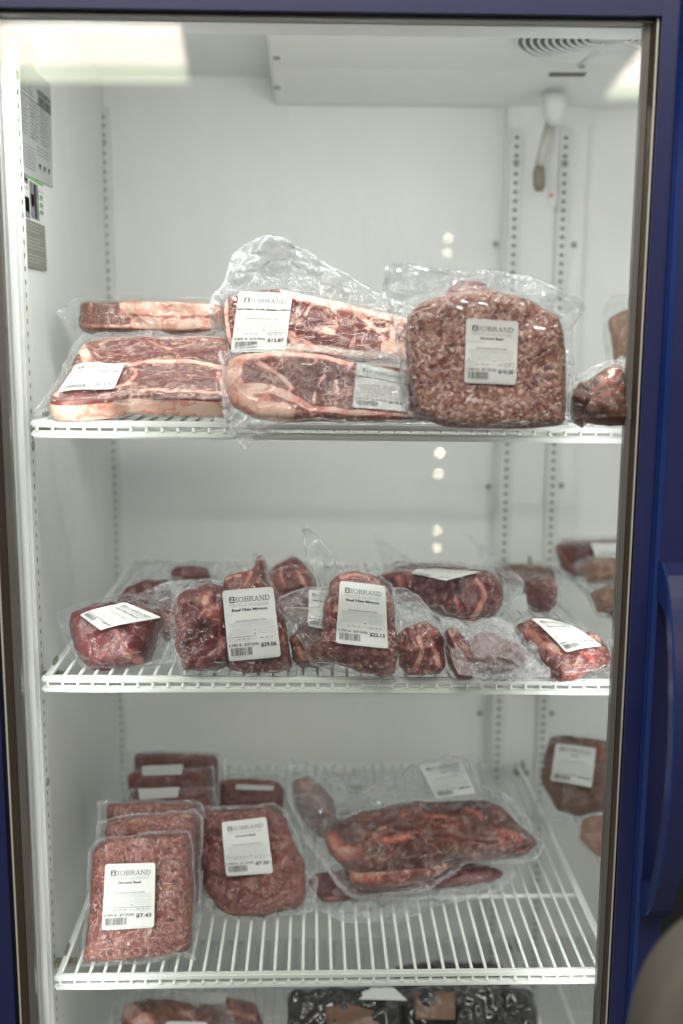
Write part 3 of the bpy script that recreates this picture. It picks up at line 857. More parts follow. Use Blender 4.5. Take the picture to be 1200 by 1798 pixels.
door = bpy.data.objects.new('door', None); COL.objects.link(door); door.parent = fr; door['_o'] = fr['_o']
gx0, gx1 = XL(24, -.058), XL(1089.5, -.058); gz1 = at((600, 35), -.058)[2]; gz0 = -.72
MB().add([(gx0 - .004, GLASS_Y, gz0), (gx1 + .004, GLASS_Y, gz0), (gx1 + .004, GLASS_Y, gz1 + .004), (gx0 - .004, GLASS_Y, gz1 + .004)], [(0, 1, 2, 3)]).build('glass_pane', MAT['glass'], door)
tx1, tx0 = XL(1112.5, -.066), XL(-8, -.066); tz1 = at((600, 24), -.066)[2]
b = MB(); m2 = XL(1099, -.060)
b.prism([(gx1, -.050), (gx1, -.058), (m2, -.0605), (m2, -.050)], gz0, gz1)
b2 = MB(); b2.prism([(m2 + .0002, -.050), (m2 + .0002, -.0595), (tx1 - .0018, -.0655), (tx1 - .0018, -.050)], gz0, gz1 + .004)
b.prism([(gx0, -.050), (gx0 - .006, -.050), (gx0 - .006, -.0605), (gx0, -.058)], gz0, gz1)
b2.prism([(gx0 - .0062, -.050), (tx0 + .002, -.050), (tx0 + .002, -.0655), (gx0 - .0062, -.0595)], gz0, gz1 + .004)
b.box((tx0, -.062, gz1), (tx1, -.050, tz1 - .0015))
b.build('glass_trim', MAT['trim'], door); b2.build('outer_trim', MAT['trim_reflection'], door)
b = MB(); b.prism([(tx1 - .0016, -.050), (tx1 - .0016, -.0672), (tx1 - .0002, -.0672), (tx1 - .0002, -.050)], gz0, tz1)
b.prism([(tx0 + .0002, -.050), (tx0 + .0018, -.050), (tx0 + .0018, -.0672), (tx0 + .0002, -.0672)], gz0, tz1)
b.build('trim_edge', MAT['trim_light'], door)
bx1 = XL(1116.5, -.070); kx1 = XL(1145, -.072); cx1 = XL(1160.5, -.082); px1 = XL(1207, -.088)
b = MB(); b.prism([(tx1, -.050), (tx1, -.064), (bx1 + .001, -.064), (bx1 + .001, -.050)], gz0, tz1)
b.box((tx0, -.064, tz1), (bx1, -.050, at((600, 19), -.07)[2])); b.box((tx0 - .003, -.064, gz0), (tx0, -.050, tz1)); b.build('gasket', MAT['gasket'], door)
ztop = at((600, 19.5), -.072)[2]
b = MB(); b.prism([(bx1, -.045), (bx1, -.072), (kx1, -.0735), (kx1, -.045)], gz0, ztop + .06)
b.box((tx0 - .05, -.072, ztop), (bx1 + .0001, -.045, ztop + .06)); b.prism([(tx0 - .045, -.045), (tx0 - .045, -.072), (tx0 - .003, -.072), (tx0 - .003, -.045)], gz0, ztop)
b.prism([(cx1 + .0002, -.045), (cx1 + .0002, -.086), (px1, -.086), (px1, -.045)], gz0, ztop + .06)
b.build('door_frame', MAT['blue'], door)
xm = kx1 + (cx1 - kx1) * .45
b = MB(); b.prism([(kx1 + .0002, -.045), (kx1 + .0002, -.0745), (xm, -.079), (xm + .0006, -.0775), (cx1 - .0035, -.083), (cx1, -.0875), (cx1, -.045)], gz0, ztop + .0597)
b.build('chamfer_strip', MAT['blue_lit'], door)
hz1, hz0 = at((1160, 990), -.10)[2], at((1123, 1613), -.10)[2]
hx0, hx1 = cx1 - .0012, px1 - .0008
NH = 40; V = []; 
for i in range(NH + 1):
    s_ = i / NH; z = hz1 + (hz0 - hz1) * s_
    yf = -.098 - .056 * math.sin(PI * min(1, s_ * 1.0)) ** .62 if 0 < s_ < 1 else -.098
    yb = min(-.0862, yf + .015) if .10 < s_ < .90 else -.0862
    V += [(hx0, yb, z), (hx0, yf + .0015, z), (hx0 + .0015, yf, z), (hx1 - .0015, yf, z), (hx1, yf + .0015, z), (hx1, yb, z)]
Fh = [(i * 6 + k, i * 6 + (k + 1) % 6, (i + 1) * 6 + (k + 1) % 6, (i + 1) * 6 + k) for i in range(NH) for k in range(6)] + [tuple(range(6))[::-1], tuple(NH * 6 + k for k in range(6))]
mesh_obj('door_handle', V, Fh, [MAT['blue'], MAT['blue_lit']], door, False, mi=[1 if k in (0, 1) else 0 for i in range(NH) for k in range(6)] + [0, 0])  # left side takes the lit copy: light painted into the colour
MB().box((px1 + .004, -.060, -.8), (px1 + .30, -.03, 1.1)).build('neighbour_door_edge', MAT['gasket'], fr)

# probe and thermometer under the housing
q = at((973, 172), .50)
th = thing('hanging_thermometer', 'white thermometer strip and grey probe hanging under the evaporator housing', 'thermometer', q)
b = MB(); z0 = q[2]; s_ = 1 / 1150.
pts = [at((974, 168), .50), at((973, 190), .50), at((972, 212), .50), at((972, 220), .50)]
b.tube(pts, [.019, .017, .012, .006], 20); b.build('holder', MAT['cover'], th, smooth=True)
b = MB(); b.tube([at((966, 219), .51), at((955, 262), .51), at((947, 300), .51)], .0075, 10); b.build('rod', MAT['rod'], th, smooth=True)
b = MB(); b.tube([at((948, 292), .505), at((947, 302), .505), at((947, 325), .505), at((947, 336), .505)], [.006, .0085, .0085, .005], 12); b.build('probe_tip', MAT['probe'], th, smooth=True)
a_, c_ = at((978, 212), .53), at((961, 362), .53)
st = MB().box((c_[0], .53, c_[2]), (c_[0] + .013, .533, a_[2])).build('scale_strip', MAT['cover'], th); st['_o'] = th['_o']
d_ = at((969, 343), .529); MB().tube([d_, d_ + np.array([0, .0008, 0])], .0028, 10).build('red_mark', MAT['red'], st)

# ------------------------------------------------------------------ wire shelves
def shelf(zl, zr, x0, x1, label, n=39, y1=.56):
    r = thing('wire_shelf', label, 'shelf', (x0, 0, zl), 'white wire shelves in the refrigerator')
    zz = lambda x: zl + (zr - zl) * (x - x0) / (x1 - x0)
    def bar(y0, ya, h0, h1, name, bev=.0018):
        b = MB().box((x0, y0, h0), (x1, ya, h1), bev=bev); b.V = [(x, y, z + zz(x)) for x, y, z in b.V]; b.m = b.m
        return b
    b = bar(-.001, .006, -.0072, 0, ''); b2 = bar(-.001, .006, -.0172, -.0104, '')
    b.add(b2.V, b2.F)
    sp = (x1 - x0 - .012) / n
    for i in range(n + 1):
        x = x0 + .006 + i * sp; z = zz(x)
        b.tube([(x, .002, z - .005), (x, .0005, z - .0078), (x, -.0002, z - .0105)], [.0014, .0015, .0019], 8)
    b.build('front_rail', MAT['wire'], r, smooth=False)
    b = MB()
    for i in range(n + 1):
        x = x0 + .006 + i * sp; z = zz(x) - .0026
        b.tube([(x, .0055, z), (x, .2, z), (x, y1 - .002, z)], .0017, 8)
    b.build('wire_grid', MAT['wire'], r, smooth=True)
    for x in (x0 + .0015, x1 - .0055):
        MB().box((x, .0062, zz(x) - .0075), (x + .0055, y1, zz(x) - .0008), bev=.001).build('side_rail', MAT['wire'], r)
    for y in (.165, .37, y1):
        b = MB(); b.tube([(x0 + .004, y, zz(x0) - .0075), (x1 - .004, y, zz(x1) - .0075)], .0030, 8); b.build('cross_bar', MAT['wire'], r, smooth=True)
    for x, y in ((x0 - .0095, .046), (x1 - .01, .55)):
        b = MB(); b.box((x, y - .006, zz(x0) - .0165), (x + .022, y + .006, zz(x0) - .0115)); b.box((x + .012, y - .009, zz(x0) - .0115), (x + .0145, y + .009, zz(x0) + .004))
        b.build('shelf_clip', MAT['screw'], r)
    return r


Z1, Z2, Z3, Z4 = .5840, .3280, .0, -.300
shelf(.5858, .5815, 0, .600, 'white wire shelf carrying the steaks and the big ground beef slab')
shelf(.3290, .3232, 0, .600, 'white wire shelf carrying the labelled fillet packs')
shelf(.0, .0006, 0, .600, 'white wire shelf with bare wires in front and ground beef packs at left')
shelf(-.300, -.300, 0, .600, 'lowest white wire shelf, under the dark packages')
for z, l in ((.5845, 'far wire shelf behind the door edge, level with the steaks'), (.3262, 'far wire shelf beside the fillet shelf, with meat packs on it'),
             (.0, 'far wire shelf beside the ground beef shelf, with the brown pack on it'), (-.300, 'far lowest wire shelf seen at the bottom right')):
    shelf(z, z, .640, 1.20, l, 36)

# ------------------------------------------------------------------ packs of meat
GS, GF, GG = 'vacuum packed steaks', 'vacuum packed beef fillets', 'vacuum packed ground beef'
def BRANDKW(title, wt, rate, price, note='Keep frozen'): return dict(title=title, wt=wt, rate=rate, price=price, note=note)


# top shelf, left: flat steak pack resting on the labelled one
A_ = Pack('steak_pack', 'unlabelled flat steak pack on top of the left pile, its long fat edge in front', 'steak pack', GS,
          Plane((230, 580), Y=.185, lean=6), .10, a=0, q=3.2, p=14, seed=11)
A_.meat(Z([(285, 372), (330, 380), (400, 388), (470, 382), (530, 374), (700, 376), (850, 380), (1000, 388), (1090, 398), (1095, 470), (1060, 540), (985, 546), (860, 551), (600, 547), (400, 545), (285, 535), (268, 500), (272, 440)], 40, 400, 3),
        MAT['steak_brown'], fat=[(Z([(560, 400), (700, 410), (980, 410)], 40, 400, 3), 20, 1), (Z([(600, 500), (760, 510), (980, 505)], 40, 400, 3), 13, .9), (Z([(300, 515), (560, 520)], 40, 400, 3), 5, .6)], lump=.002)
A_.bag(Z([(172, 450), (230, 400), (285, 362), (400, 380), (530, 362), (1000, 372), (1110, 390), (1110, 550), (985, 553), (600, 552), (275, 545), (225, 495)], 40, 400, 3), milk=.16, amp=.003, edge=.3)
# top shelf, left: labelled pack leaning back on the shelf rail
B_ = Pack('steak_pack', 'steak pack leaning back at the left end of the top shelf, label askew', 'steak pack', GS,
          Plane((230, 700), Y=.020, lean=56), .027, a=0, q=3.4, p=16, rest=Z1, seed=12, nt=190)
B_.meat([(146, 594), (180, 587), (240, 586), (330, 586), (400, 586), (404, 640), (404, 698), (392, 700), (330, 697), (270, 697), (225, 692), (196, 700), (150, 705), (112, 707), (86, 706), (82, 692), (104, 665), (122, 640), (132, 615)],
        MAT['steak_soft'], fat=[([(140, 600), (155, 640), (180, 660)], 9, .9), ([(150, 592), (240, 590), (400, 590)], 3.5, .8), ([(215, 640), (280, 634), (350, 637), (400, 643)], 5, .9),
                           ([(205, 680), (225, 672), (240, 655), (232, 645)], 4, .8), ([(385, 655), (395, 690)], 5, .9), ([(100, 690), (125, 665), (150, 640)], 9, .7), ([(250, 686), (320, 684), (400, 690)], 3.5, .9), ([(262, 600), (300, 612), (340, 604)], 3, .65)],
        lump=.0016, edgefat=1.0)
B_.bag([(58, 733), (84, 716), (100, 672), (98, 640), (103, 608), (130, 596), (150, 586), (400, 582), (412, 640), (410, 700), (404, 745), (230, 742), (100, 742)], milk=.14, amp=.003, edge=.3, tau=.006) if False else \
    B_.bag([(56, 728), (84, 700), (106, 665), (118, 630), (128, 600), (146, 588), (400, 580), (412, 640), (410, 716), (230, 718), (100, 722)], milk=.14, amp=.0025, edge=.3)
B_.label([(132, 642), (219, 638), (201, 684), (101, 688)], seed=2, **BRANDKW('Beef New York Steaks USDA', '0.970 lb', '$15.99/lb', '$15.51'))

# New York steak, upper
C_ = Pack('steak_pack', 'marbled steak pack with the $12.87 label, standing behind the lower one', 'steak pack', GS,
          Plane((430, 618), Y=.060, lean=12), .024, a=0, q=3.2, p=12, seed=13, nt=200)
C_.meat(Z([(105, 362), (140, 345), (185, 335), (300, 318), (380, 315), (460, 328), (600, 358), (800, 402), (1000, 448), (1095, 480), (1130, 500), (1125, 570), (1118, 640), (1105, 680), (1050, 702), (900, 694), (600, 690), (300, 690), (150, 690), (125, 620), (105, 560), (92, 450)], 360, 400, 3),
        MAT['steak'], fat=[(Z([(440, 335), (600, 372), (760, 412), (900, 438), (1010, 462), (1100, 500)], 360, 400, 3), 13, 1), (Z([(1105, 490), (1100, 580), (1085, 650)], 360, 400, 3), 8, 1),
                           (Z([(960, 640), (1040, 660), (1110, 640)], 360, 400, 3), 16, .95), (Z([(430, 640), (560, 630), (700, 655), (900, 675)], 360, 400, 3), 6, .95), (Z([(445, 560), (480, 600), (540, 615)], 360, 400, 3), 7, .9),
                           (Z([(530, 460), (550, 420), (580, 400)], 360, 400, 3), 3, .8), (Z([(650, 385), (690, 450)], 360, 400, 3), 3, .85), (Z([(690, 470), (695, 530)], 360, 400, 3), 2.5, .75), (Z([(635, 540), (670, 550)], 360, 400, 3), 8, .8),
                           (Z([(790, 450), (850, 490), (920, 545), (1010, 520), (1060, 490)], 360, 400, 3), 4, .9), (Z([(1000, 530), (985, 580), (1000, 620)], 360, 400, 3), 5, .9), (Z([(780, 600), (760, 640)], 360, 400, 3), 3, .8), (Z([(870, 480), (880, 520), (840, 530)], 360, 400, 3), 3, .8),
                           (Z([(108, 360), (112, 480), (130, 600)], 360, 400, 3), 4, .9)], lump=.0012)
C_.bag(Z([(-10, 640), (15, 575), (30, 530), (32, 450), (35, 380), (75, 335), (100, 280), (120, 220), (160, 130), (200, 75), (300, 42), (400, 58), (520, 125), (700, 230), (900, 330), (1000, 370), (1100, 418), (1142, 480), (1200, 525), (1245, 562), (1225, 600), (1135, 650), (1105, 715), (900, 715), (400, 712), (60, 700)], 360, 400, 3),
       milk=.22, amp=.0070, edge=.5, lmin=.008, lmax=.045, nr=60)
C_.label(Z([(180, 332), (462, 345), (425, 652), (135, 655)], 360, 400, 3), seed=3, **BRANDKW('Beef New York Steaks USDA', '0.805 lb', '$15.99/lb', '$12.87'))
# New York steak, lower
D_ = Pack('steak_pack', 'steak pack with the $15.51 label half under plastic, bag tip hanging over the rail', 'steak pack', GS,
          Plane((560, 735), Y=.010, lean=20), .024, a=0, q=3.0, p=10, rest=Z1, seed=14, nt=200)
D_.meat(Z([(125, 680), (200, 650), (330, 640), (500, 640), (640, 660), (800, 700), (1050, 728), (1095, 765), (1140, 850), (1184, 940), (1194, 992), (1090, 1000), (900, 1004), (600, 998), (400, 1002), (250, 985), (135, 920), (98, 810), (108, 740)], 360, 400, 3),
        MAT['steak_plain'], fat=[(Z([(140, 690), (250, 660), (400, 655), (520, 655), (640, 672), (760, 705)], 360, 400, 3), 8, 1), (Z([(150, 720), (140, 800), (170, 880), (270, 950), (420, 975)], 360, 400, 3), 15, 1),
                                 (Z([(150, 850), (260, 860), (330, 850), (430, 890), (550, 945)], 360, 400, 3), 5, .95), (Z([(205, 835), (300, 830), (420, 870), (560, 950), (760, 970), (1100, 975)], 360, 400, 3), 5, .95),
                                 (Z([(280, 710), (340, 740), (420, 800), (460, 850)], 360, 400, 3), 4, .85), (Z([(410, 700), (370, 750)], 360, 400, 3), 2.5, .8), (Z([(630, 780), (600, 820)], 360, 400, 3), 3, .8), (Z([(690, 810), (700, 870)], 360, 400, 3), 4, .85),
                                 (Z([(580, 860), (575, 910)], 360, 400, 3), 2.5, .8), (Z([(1060, 740), (1100, 800), (1150, 900)], 360, 400, 3), 9, .9), (Z([(260, 900), (330, 905)], 360, 400, 3), 9, .6)], lump=.0014)
D_.bag(Z([(82, 640), (110, 670), (200, 632), (500, 622), (700, 640), (1000, 660), (1120, 715), (1150, 790), (1205, 920), (1320, 975), (1335, 1000), (1280, 1018), (1050, 1024), (800, 1030), (560, 1015), (380, 1035), (290, 1065), (208, 1158), (140, 1070), (88, 990), (82, 900), (95, 780)], 360, 400, 3),
       milk=.36, amp=.0045, edge=.8, w=.001, nr=56)
D_.label(Z([(802, 712), (1078, 770), (1070, 968), (778, 945)], 360, 400, 3), seed=4, **BRANDKW('Beef New York Steaks USDA', '0.970 lb', '$15.99/lb', '$15.51'))

# big ground beef slab
E_ = Pack('ground_beef_pack', 'big round-topped coarse ground beef slab with the $10.20 label', 'ground beef pack', GG,
          Plane((860, 743), Y=.030, lean=10), .042, a=0, q=3.0, p=13, rest=Z1, seed=15, nt=200)
E_.meat(Z([(120, 385), (180, 335), (300, 300), (400, 287), (500, 290), (600, 302), (700, 330), (770, 375), (835, 405), (862, 500), (876, 700), (874, 860), (868, 935), (700, 950), (400, 950), (290, 940), (150, 880), (110, 700), (100, 540), (105, 430)], 680, 400, 2.727),
        MAT['mince_pale'], lump=.0012)
E_.bag(Z([(-30, 330), (-10, 250), (0, 180), (60, 150), (130, 165), (230, 205), (350, 210), (500, 200), (640, 205), (760, 240), (830, 310), (920, 360), (945, 395), (890, 480), (885, 700), (885, 940), (600, 955), (350, 955), (100, 900), (60, 700), (40, 500)], 680, 400, 2.727),
       milk=.22, amp=.0065, edge=.4, nr=60, lmax=.045)
E_.label(Z([(378, 436), (629, 450), (615, 753), (369, 742)], 680, 400, 2.727), seed=5, **BRANDKW('Ground Beef', '1.360 lb', '$7.50/lb', '$10.20', 'Ingredients: beef, keep frozen'))
k = Pack('ground_beef_pack', 'dark ground beef pack just showing above the big slab', 'ground beef pack', GG, Plane((820, 735), Y=.115, lean=4), .035, a=.5, seed=16, nt=80, p=8)
k.meat([(788, 505), (802, 492), (830, 491), (852, 497), (870, 520), (885, 733), (760, 733), (765, 560)], MAT['mince_red'])
k.bag([(778, 500), (795, 486), (850, 486), (875, 505), (900, 736), (750, 736), (752, 560)], milk=.1)
k = Pack('steak_pack', 'brown and white meat pack at the right end of the top shelf', 'meat pack', None, Plane((1050, 734), Y=.060, lean=38, yaw=-14), .035, a=.4, rest=Z1, seed=17, nt=120, p=4)
k.meat([(1003, 700), (1022, 676), (1047, 660), (1080, 646), (1098, 645), (1103, 700), (1098, 736), (1060, 738), (1020, 728)], MAT['liver'], fat=[([(1045, 690), (1098, 660)], 12, .7)], lump=.004)
k.meat([(1001, 716), (1004, 692), (1020, 678), (1036, 690), (1040, 716), (1024, 732)], MAT['liver'], T=.05, lump=.004)
k.bag([(998, 730), (996, 690), (1012, 664), (1045, 640), (1085, 628), (1104, 630), (1108, 740), (1050, 742), (1010, 740)], milk=.26, amp=.006, edge=.3)
k = Pack('meat_pack', 'tan meat pack standing far behind at the right edge of the top shelf', 'meat pack', None, Plane((1090, 660), Y=.36, lean=5), .04, a=.5, seed=18, nt=90, p=4)
k.meat([(1070, 560), (1090, 545), (1130, 540), (1180, 560), (1180, 690), (1120, 700), (1085, 690), (1078, 620)], MAT['tan'], lump=.004)
k.bag([(1060, 600), (1062, 545), (1080, 515), (1130, 520), (1190, 540), (1190, 705), (1070, 705)], milk=.2, amp=.006)

# middle shelf ---------------------------------------------------------------
H_ = Pack('fillet_pack', 'fillet pack at the left end of the middle shelf, its label upside down on top', 'fillet pack', GF,
          Plane((190, 1150), Y=.055, lean=28, yaw=-6), .060, a=.5, q=2.4, p=4, rest=Z2, seed=21, nt=180)
H_.meat(Z([(207, 480), (255, 452), (340, 432), (430, 420), (520, 424), (620, 450), (690, 478), (680, 520), (650, 560), (640, 640), (600, 715), (520, 748), (400, 765), (290, 766), (240, 710), (212, 620), (200, 550)], 60, 920, 3),
        MAT['filet'], fat=[(Z([(480, 680), (550, 720), (600, 728)], 60, 920, 3), 6.4, 0.70), (Z([(430, 560), (480, 640), (540, 690)], 60, 920, 3), 2.8, 0.55), (Z([(300, 720), (370, 680)], 60, 920, 3), 2.4, 0.43)], lump=.0030)
H_.bag(Z([(112, 470), (200, 450), (330, 415), (430, 390), (560, 370), (700, 315), (860, 296), (820, 360), (740, 440), (735, 560), (765, 720), (640, 742), (500, 770), (280, 780), (210, 700), (150, 590)], 60, 920, 3), milk=.13, amp=.004, edge=.35)
H_.label(Z([(430, 412), (655, 470), (350, 560), (240, 478)], 60, 920, 3) if False else Z([(475, 408), (668, 486), (350, 560), (240, 478)], 60, 920, 3), seed=6, lift=.002, **BRANDKW('Beef Filet Mignon', '0.913 lb', '$29.50/lb', '$26.93'))

I_ = Pack('fillet_pack', 'dark unlabelled fillet against the left of the $29.06 pack, pink fat on top', 'fillet pack', GF,
          Plane((350, 1180), Y=.040, lean=14, yaw=8), .045, a=.4, q=2.4, p=4.5, rest=Z2, seed=22, nt=150)
I_.meat(Z([(760, 372), (800, 345), (860, 325), (930, 315), (1010, 330), (1040, 450), (1045, 650), (1035, 745), (960, 770), (880, 780), (790, 772), (765, 700), (745, 640), (752, 560), (735, 470)], 60, 920, 3),
        MAT['filet'], fat=[(Z([(905, 400), (920, 440), (960, 470)], 60, 920, 3), 11.2, 0.74), (Z([(890, 400), (900, 450), (870, 490)], 60, 920, 3), 2.8, 0.62), (Z([(980, 480), (975, 560), (1000, 660)], 60, 920, 3), 2.4, 0.47)], lump=.0030)
I_.bag(Z([(715, 520), (725, 420), (760, 350), (830, 300), (900, 288), (1030, 320), (1050, 450), (1060, 770), (880, 800), (770, 795), (760, 740), (725, 640)], 60, 920, 3), milk=.12, amp=.004, edge=.3)
J_ = Pack('fillet_pack', 'fillet pack with the $29.06 label facing front', 'fillet pack', GF,
          Plane((445, 1178), Y=.028, lean=14), .042, a=.35, q=2.6, p=5, rest=Z2, seed=23, nt=170)
J_.meat(Z([(38, 285), (70, 262), (120, 250), (200, 232), (205, 195), (215, 158), (240, 175), (268, 208), (250, 235), (280, 310), (320, 400), (360, 500), (385, 640), (405, 770), (330, 778), (200, 790), (90, 780), (50, 760), (40, 640), (32, 450)], 380, 920, 3),
        MAT['filet_pink'], fat=[(Z([(50, 290), (90, 275), (120, 275)], 380, 920, 3), 4.8, 0.62), (Z([(180, 250), (150, 320)], 380, 920, 3), 4.8, 0.62), (Z([(350, 560), (360, 640)], 380, 920, 3), 2.4, 0.55), (Z([(100, 740), (250, 750), (300, 770)], 380, 920, 3), 2.4, 0.43)], lump=.0028, sm=1)
J_.bag(Z([(25, 270), (100, 235), (195, 225), (190, 170), (205, 145), (245, 165), (275, 215), (270, 240), (300, 310), (345, 400), (390, 520), (425, 700), (428, 812), (330, 800), (200, 806), (80, 800), (30, 790), (20, 640), (15, 450)], 380, 920, 3), milk=.12, amp=.003, edge=.25)
J_.label(Z([(34, 352), (301, 330), (343, 695), (70, 722)], 380, 920, 3), seed=7, **BRANDKW('Beef Filet Mignon', '0.985 lb', '$29.50/lb', '$29.06'))
k = Pack('fillet_pack', 'marbled fillet chunk peeking up behind the $29.06 pack, to its right', 'fillet pack', GF, Plane((510, 1060), Y=.155, lean=10), .06, a=.5, seed=24, nt=110, p=4)
k.meat(Z([(262, 260), (320, 215), (405, 168), (450, 190), (490, 240), (528, 300), (540, 420), (520, 520), (300, 520), (262, 420)], 380, 920, 3), MAT['filet_pink'], fat=[(Z([(340, 220), (340, 270), (360, 330)], 380, 920, 3), 4.0, 0.62), (Z([(430, 250), (470, 330)], 380, 920, 3), 5.6, 0.58)], lump=.004)
k.bag(Z([(250, 250), (400, 152), (500, 230), (550, 310), (550, 540), (260, 540)], 380, 920, 3), milk=.08)
# plastic of a pack with its label edge showing, between the two labelled fillets
L_ = Pack('fillet_pack', 'fillet pack mostly hidden between the $29.06 and $22.13 packs', 'fillet pack', GF,
          Plane((545, 1168), Y=.060, lean=22), .045, a=.5, rest=Z2, seed=25, nt=140, p=4)
L_.meat(Z([(410, 610), (440, 480), (500, 430), (600, 430), (620, 560), (600, 740), (520, 762), (460, 738), (420, 690)], 380, 920, 3), MAT['filet'], fat=[(Z([(430, 640), (520, 700)], 380, 920, 3), 4.0, 0.39)], lump=.0030)
L_.bag(Z([(318, 388), (400, 360), (480, 330), (600, 330), (640, 560), (620, 770), (520, 775), (430, 740), (400, 660), (440, 600), (370, 470)], 380, 920, 3), milk=.20, amp=.003, edge=.4)
L_.label(Z([(488, 338), (640, 360), (640, 570), (484, 540)], 380, 920, 3), seed=8, lift=.004, **BRANDKW('Beef Filet Mignon', '0.9', '$29', '$26'))
M_ = Pack('fillet_pack', 'round fillet pack with the $22.13 label and a tall clear bag corner above it', 'fillet pack', GF,
          Plane((620, 1185), Y=.024, lean=16), .045, a=.35, q=2.5, p=4.5, rest=Z2, seed=26, nt=180)
M_.meat(Z([(600, 300), (660, 262), (740, 247), (830, 265), (900, 320), (935, 420), (950, 550), (962, 660), (940, 790), (880, 812), (780, 790), (650, 742), (520, 712), (490, 650), (560, 590), (562, 440)], 380, 920, 3),
        MAT['filet_pink'], fat=[(Z([(660, 275), (740, 260), (820, 275)], 380, 920, 3), 4.0, 0.66), (Z([(830, 800), (930, 790)], 380, 920, 3), 3.2, 0.47), (Z([(590, 400), (600, 500)], 380, 920, 3), 2.4, 0.47)], lump=.0028)
M_.bag(Z([(450, 30), (472, 6), (520, 45), (565, 95), (610, 150), (655, 205), (670, 245), (740, 225), (830, 245), (925, 310), (955, 420), (965, 560), (1000, 640), (960, 720), (955, 830), (880, 830), (780, 810), (640, 775), (500, 745), (450, 630), (365, 480), (360, 440), (540, 440), (545, 310), (470, 170)], 380, 920, 3), milk=.15, amp=.005, edge=.4, nr=54)
M_.label(Z([(652, 298), (892, 325), (906, 657), (630, 627)], 380, 920, 3), seed=9, **BRANDKW('Beef Filet Mignon', '0.750 lb', '$29.50/lb', '$22.13'))
N_ = Pack('fillet_pack', 'small fatty fillet pack beside the $22.13 pack, milky plastic over its top', 'fillet pack', GF,
          Plane((745, 1180), Y=.050, lean=24, yaw=6), .04, a=.5, rest=Z2, seed=27, nt=130, p=3.5)
N_.meat(Z([(955, 580), (1000, 540), (1100, 515), (1160, 550), (1195, 620), (1205, 740), (1180, 790), (1090, 800), (1010, 792), (965, 745)], 380, 920, 3), MAT['filet_pink'], fat=[(Z([(1070, 600), (1085, 680), (1060, 750)], 380, 920, 3), 5.6, 0.74), (Z([(1140, 640), (1180, 740)], 380, 920, 3), 7.2, 0.58)], lump=.004)
N_.bag(Z([(930, 340), (1000, 345), (1080, 390), (1145, 468), (1100, 545), (1180, 560), (1215, 660), (1225, 780), (1150, 812), (1010, 812), (950, 760), (940, 560)], 380, 920, 3), milk=.42, amp=.003, edge=.3)
# two-lobed fillet with label on top
O_ = Pack('fillet_pack', 'long two-lobed fillet pack lying on the other packs, crumpled label along its top', 'fillet pack', GF,
          Plane((780, 1090), Y=.120, lean=18), .075, a=.5, q=2.3, p=4, seed=28, nt=190)
O_.meat([(660, 1012), (690, 1002), (740, 999), (800, 1000), (850, 1002), (872, 1008), (884, 1030), (884, 1062), (866, 1084), (835, 1099), (800, 1095), (776, 1080), (762, 1072), (735, 1068), (700, 1050), (672, 1034)],
        MAT['filet'], fat=[([(838, 1018), (848, 1030), (852, 1050), (840, 1075), (830, 1092)], 5.6, 0.74), ([(700, 1012), (704, 1026)], 6.4, 0.66), ([(800, 1050), (808, 1075)], 4.8, 0.47), ([(690, 1044), (760, 1066)], 3.2, 0.39)], lump=.004)
O_.bag([(648, 1018), (670, 1000), (700, 985), (760, 992), (860, 992), (885, 1002), (900, 1004), (920, 1020), (918, 1040), (896, 1062), (880, 1090), (835, 1106), (790, 1104), (740, 1076), (690, 1056)], milk=.14, amp=.004, edge=.35)
O_.label(Z([(95, 222), (415, 238), (235, 286), (62, 250)], 700, 920, 2.857), seed=10, lift=.003, **BRANDKW('Beef Filet Mignon', '0.910 lb', '$29.50/lb', '$26.84'))
P_ = Pack('fillet_pack', 'wide pack under milky wrinkled plastic at the front of the middle shelf', 'fillet pack', GF,
          Plane((850, 1182), Y=.030, lean=52, yaw=3), .030, a=.4, q=2.4, p=3, rest=Z2, seed=29, nt=150)
P_.meat(Z([(330, 590), (420, 540), (520, 560), (600, 620), (650, 690), (560, 730), (430, 735), (350, 690)], 700, 920, 2.857), MAT['filet'], lump=.002)
P_.meat(Z([(228, 560), (260, 545), (310, 640), (370, 720), (375, 765), (300, 765), (250, 680)], 700, 920, 2.857), MAT['filet_pink'], T=.022, lump=.002)
P_.bag(Z([(212, 475), (330, 495), (500, 470), (620, 530), (720, 610), (760, 700), (770, 768), (600, 778), (430, 785), (300, 775), (250, 690)], 700, 920, 2.857), milk=.55, amp=.004, edge=.2, inner=.30)
Q_ = Pack('fillet_pack', 'pack at the right end of the middle shelf, big label on its sloping top', 'fillet pack', GF,
          Plane((990, 1168), Y=.045, lean=50, yaw=-4), .042, a=.4, q=2.4, p=3.2, rest=Z2, seed=30, nt=170)
Q_.meat(Z([(590, 512), (670, 475), (780, 478), (900, 530), (1030, 600), (1065, 640), (1068, 688), (1000, 700), (880, 760), (820, 768), (730, 705), (690, 640), (620, 570)], 700, 920, 2.857), MAT['filet_pink'],
        fat=[(Z([(660, 520), (720, 590), (800, 620)], 700, 920, 2.857), 8.8, 0.58), (Z([(940, 640), (1000, 660)], 700, 920, 2.857), 4.8, 0.47)], lump=.0030)
Q_.bag(Z([(560, 500), (670, 462), (800, 466), (920, 520), (1050, 590), (1085, 640), (1085, 720), (1000, 745), (880, 778), (800, 780), (700, 720), (610, 610)], 700, 920, 2.857), milk=.12, amp=.004, edge=.35)
Q_.label(Z([(664, 477), (850, 488), (1026, 606), (845, 636)], 700, 920, 2.857), seed=11, lift=.002, **BRANDKW('Beef Filet Mignon', '0.880 lb', '$29.50/lb', '$25.96'))
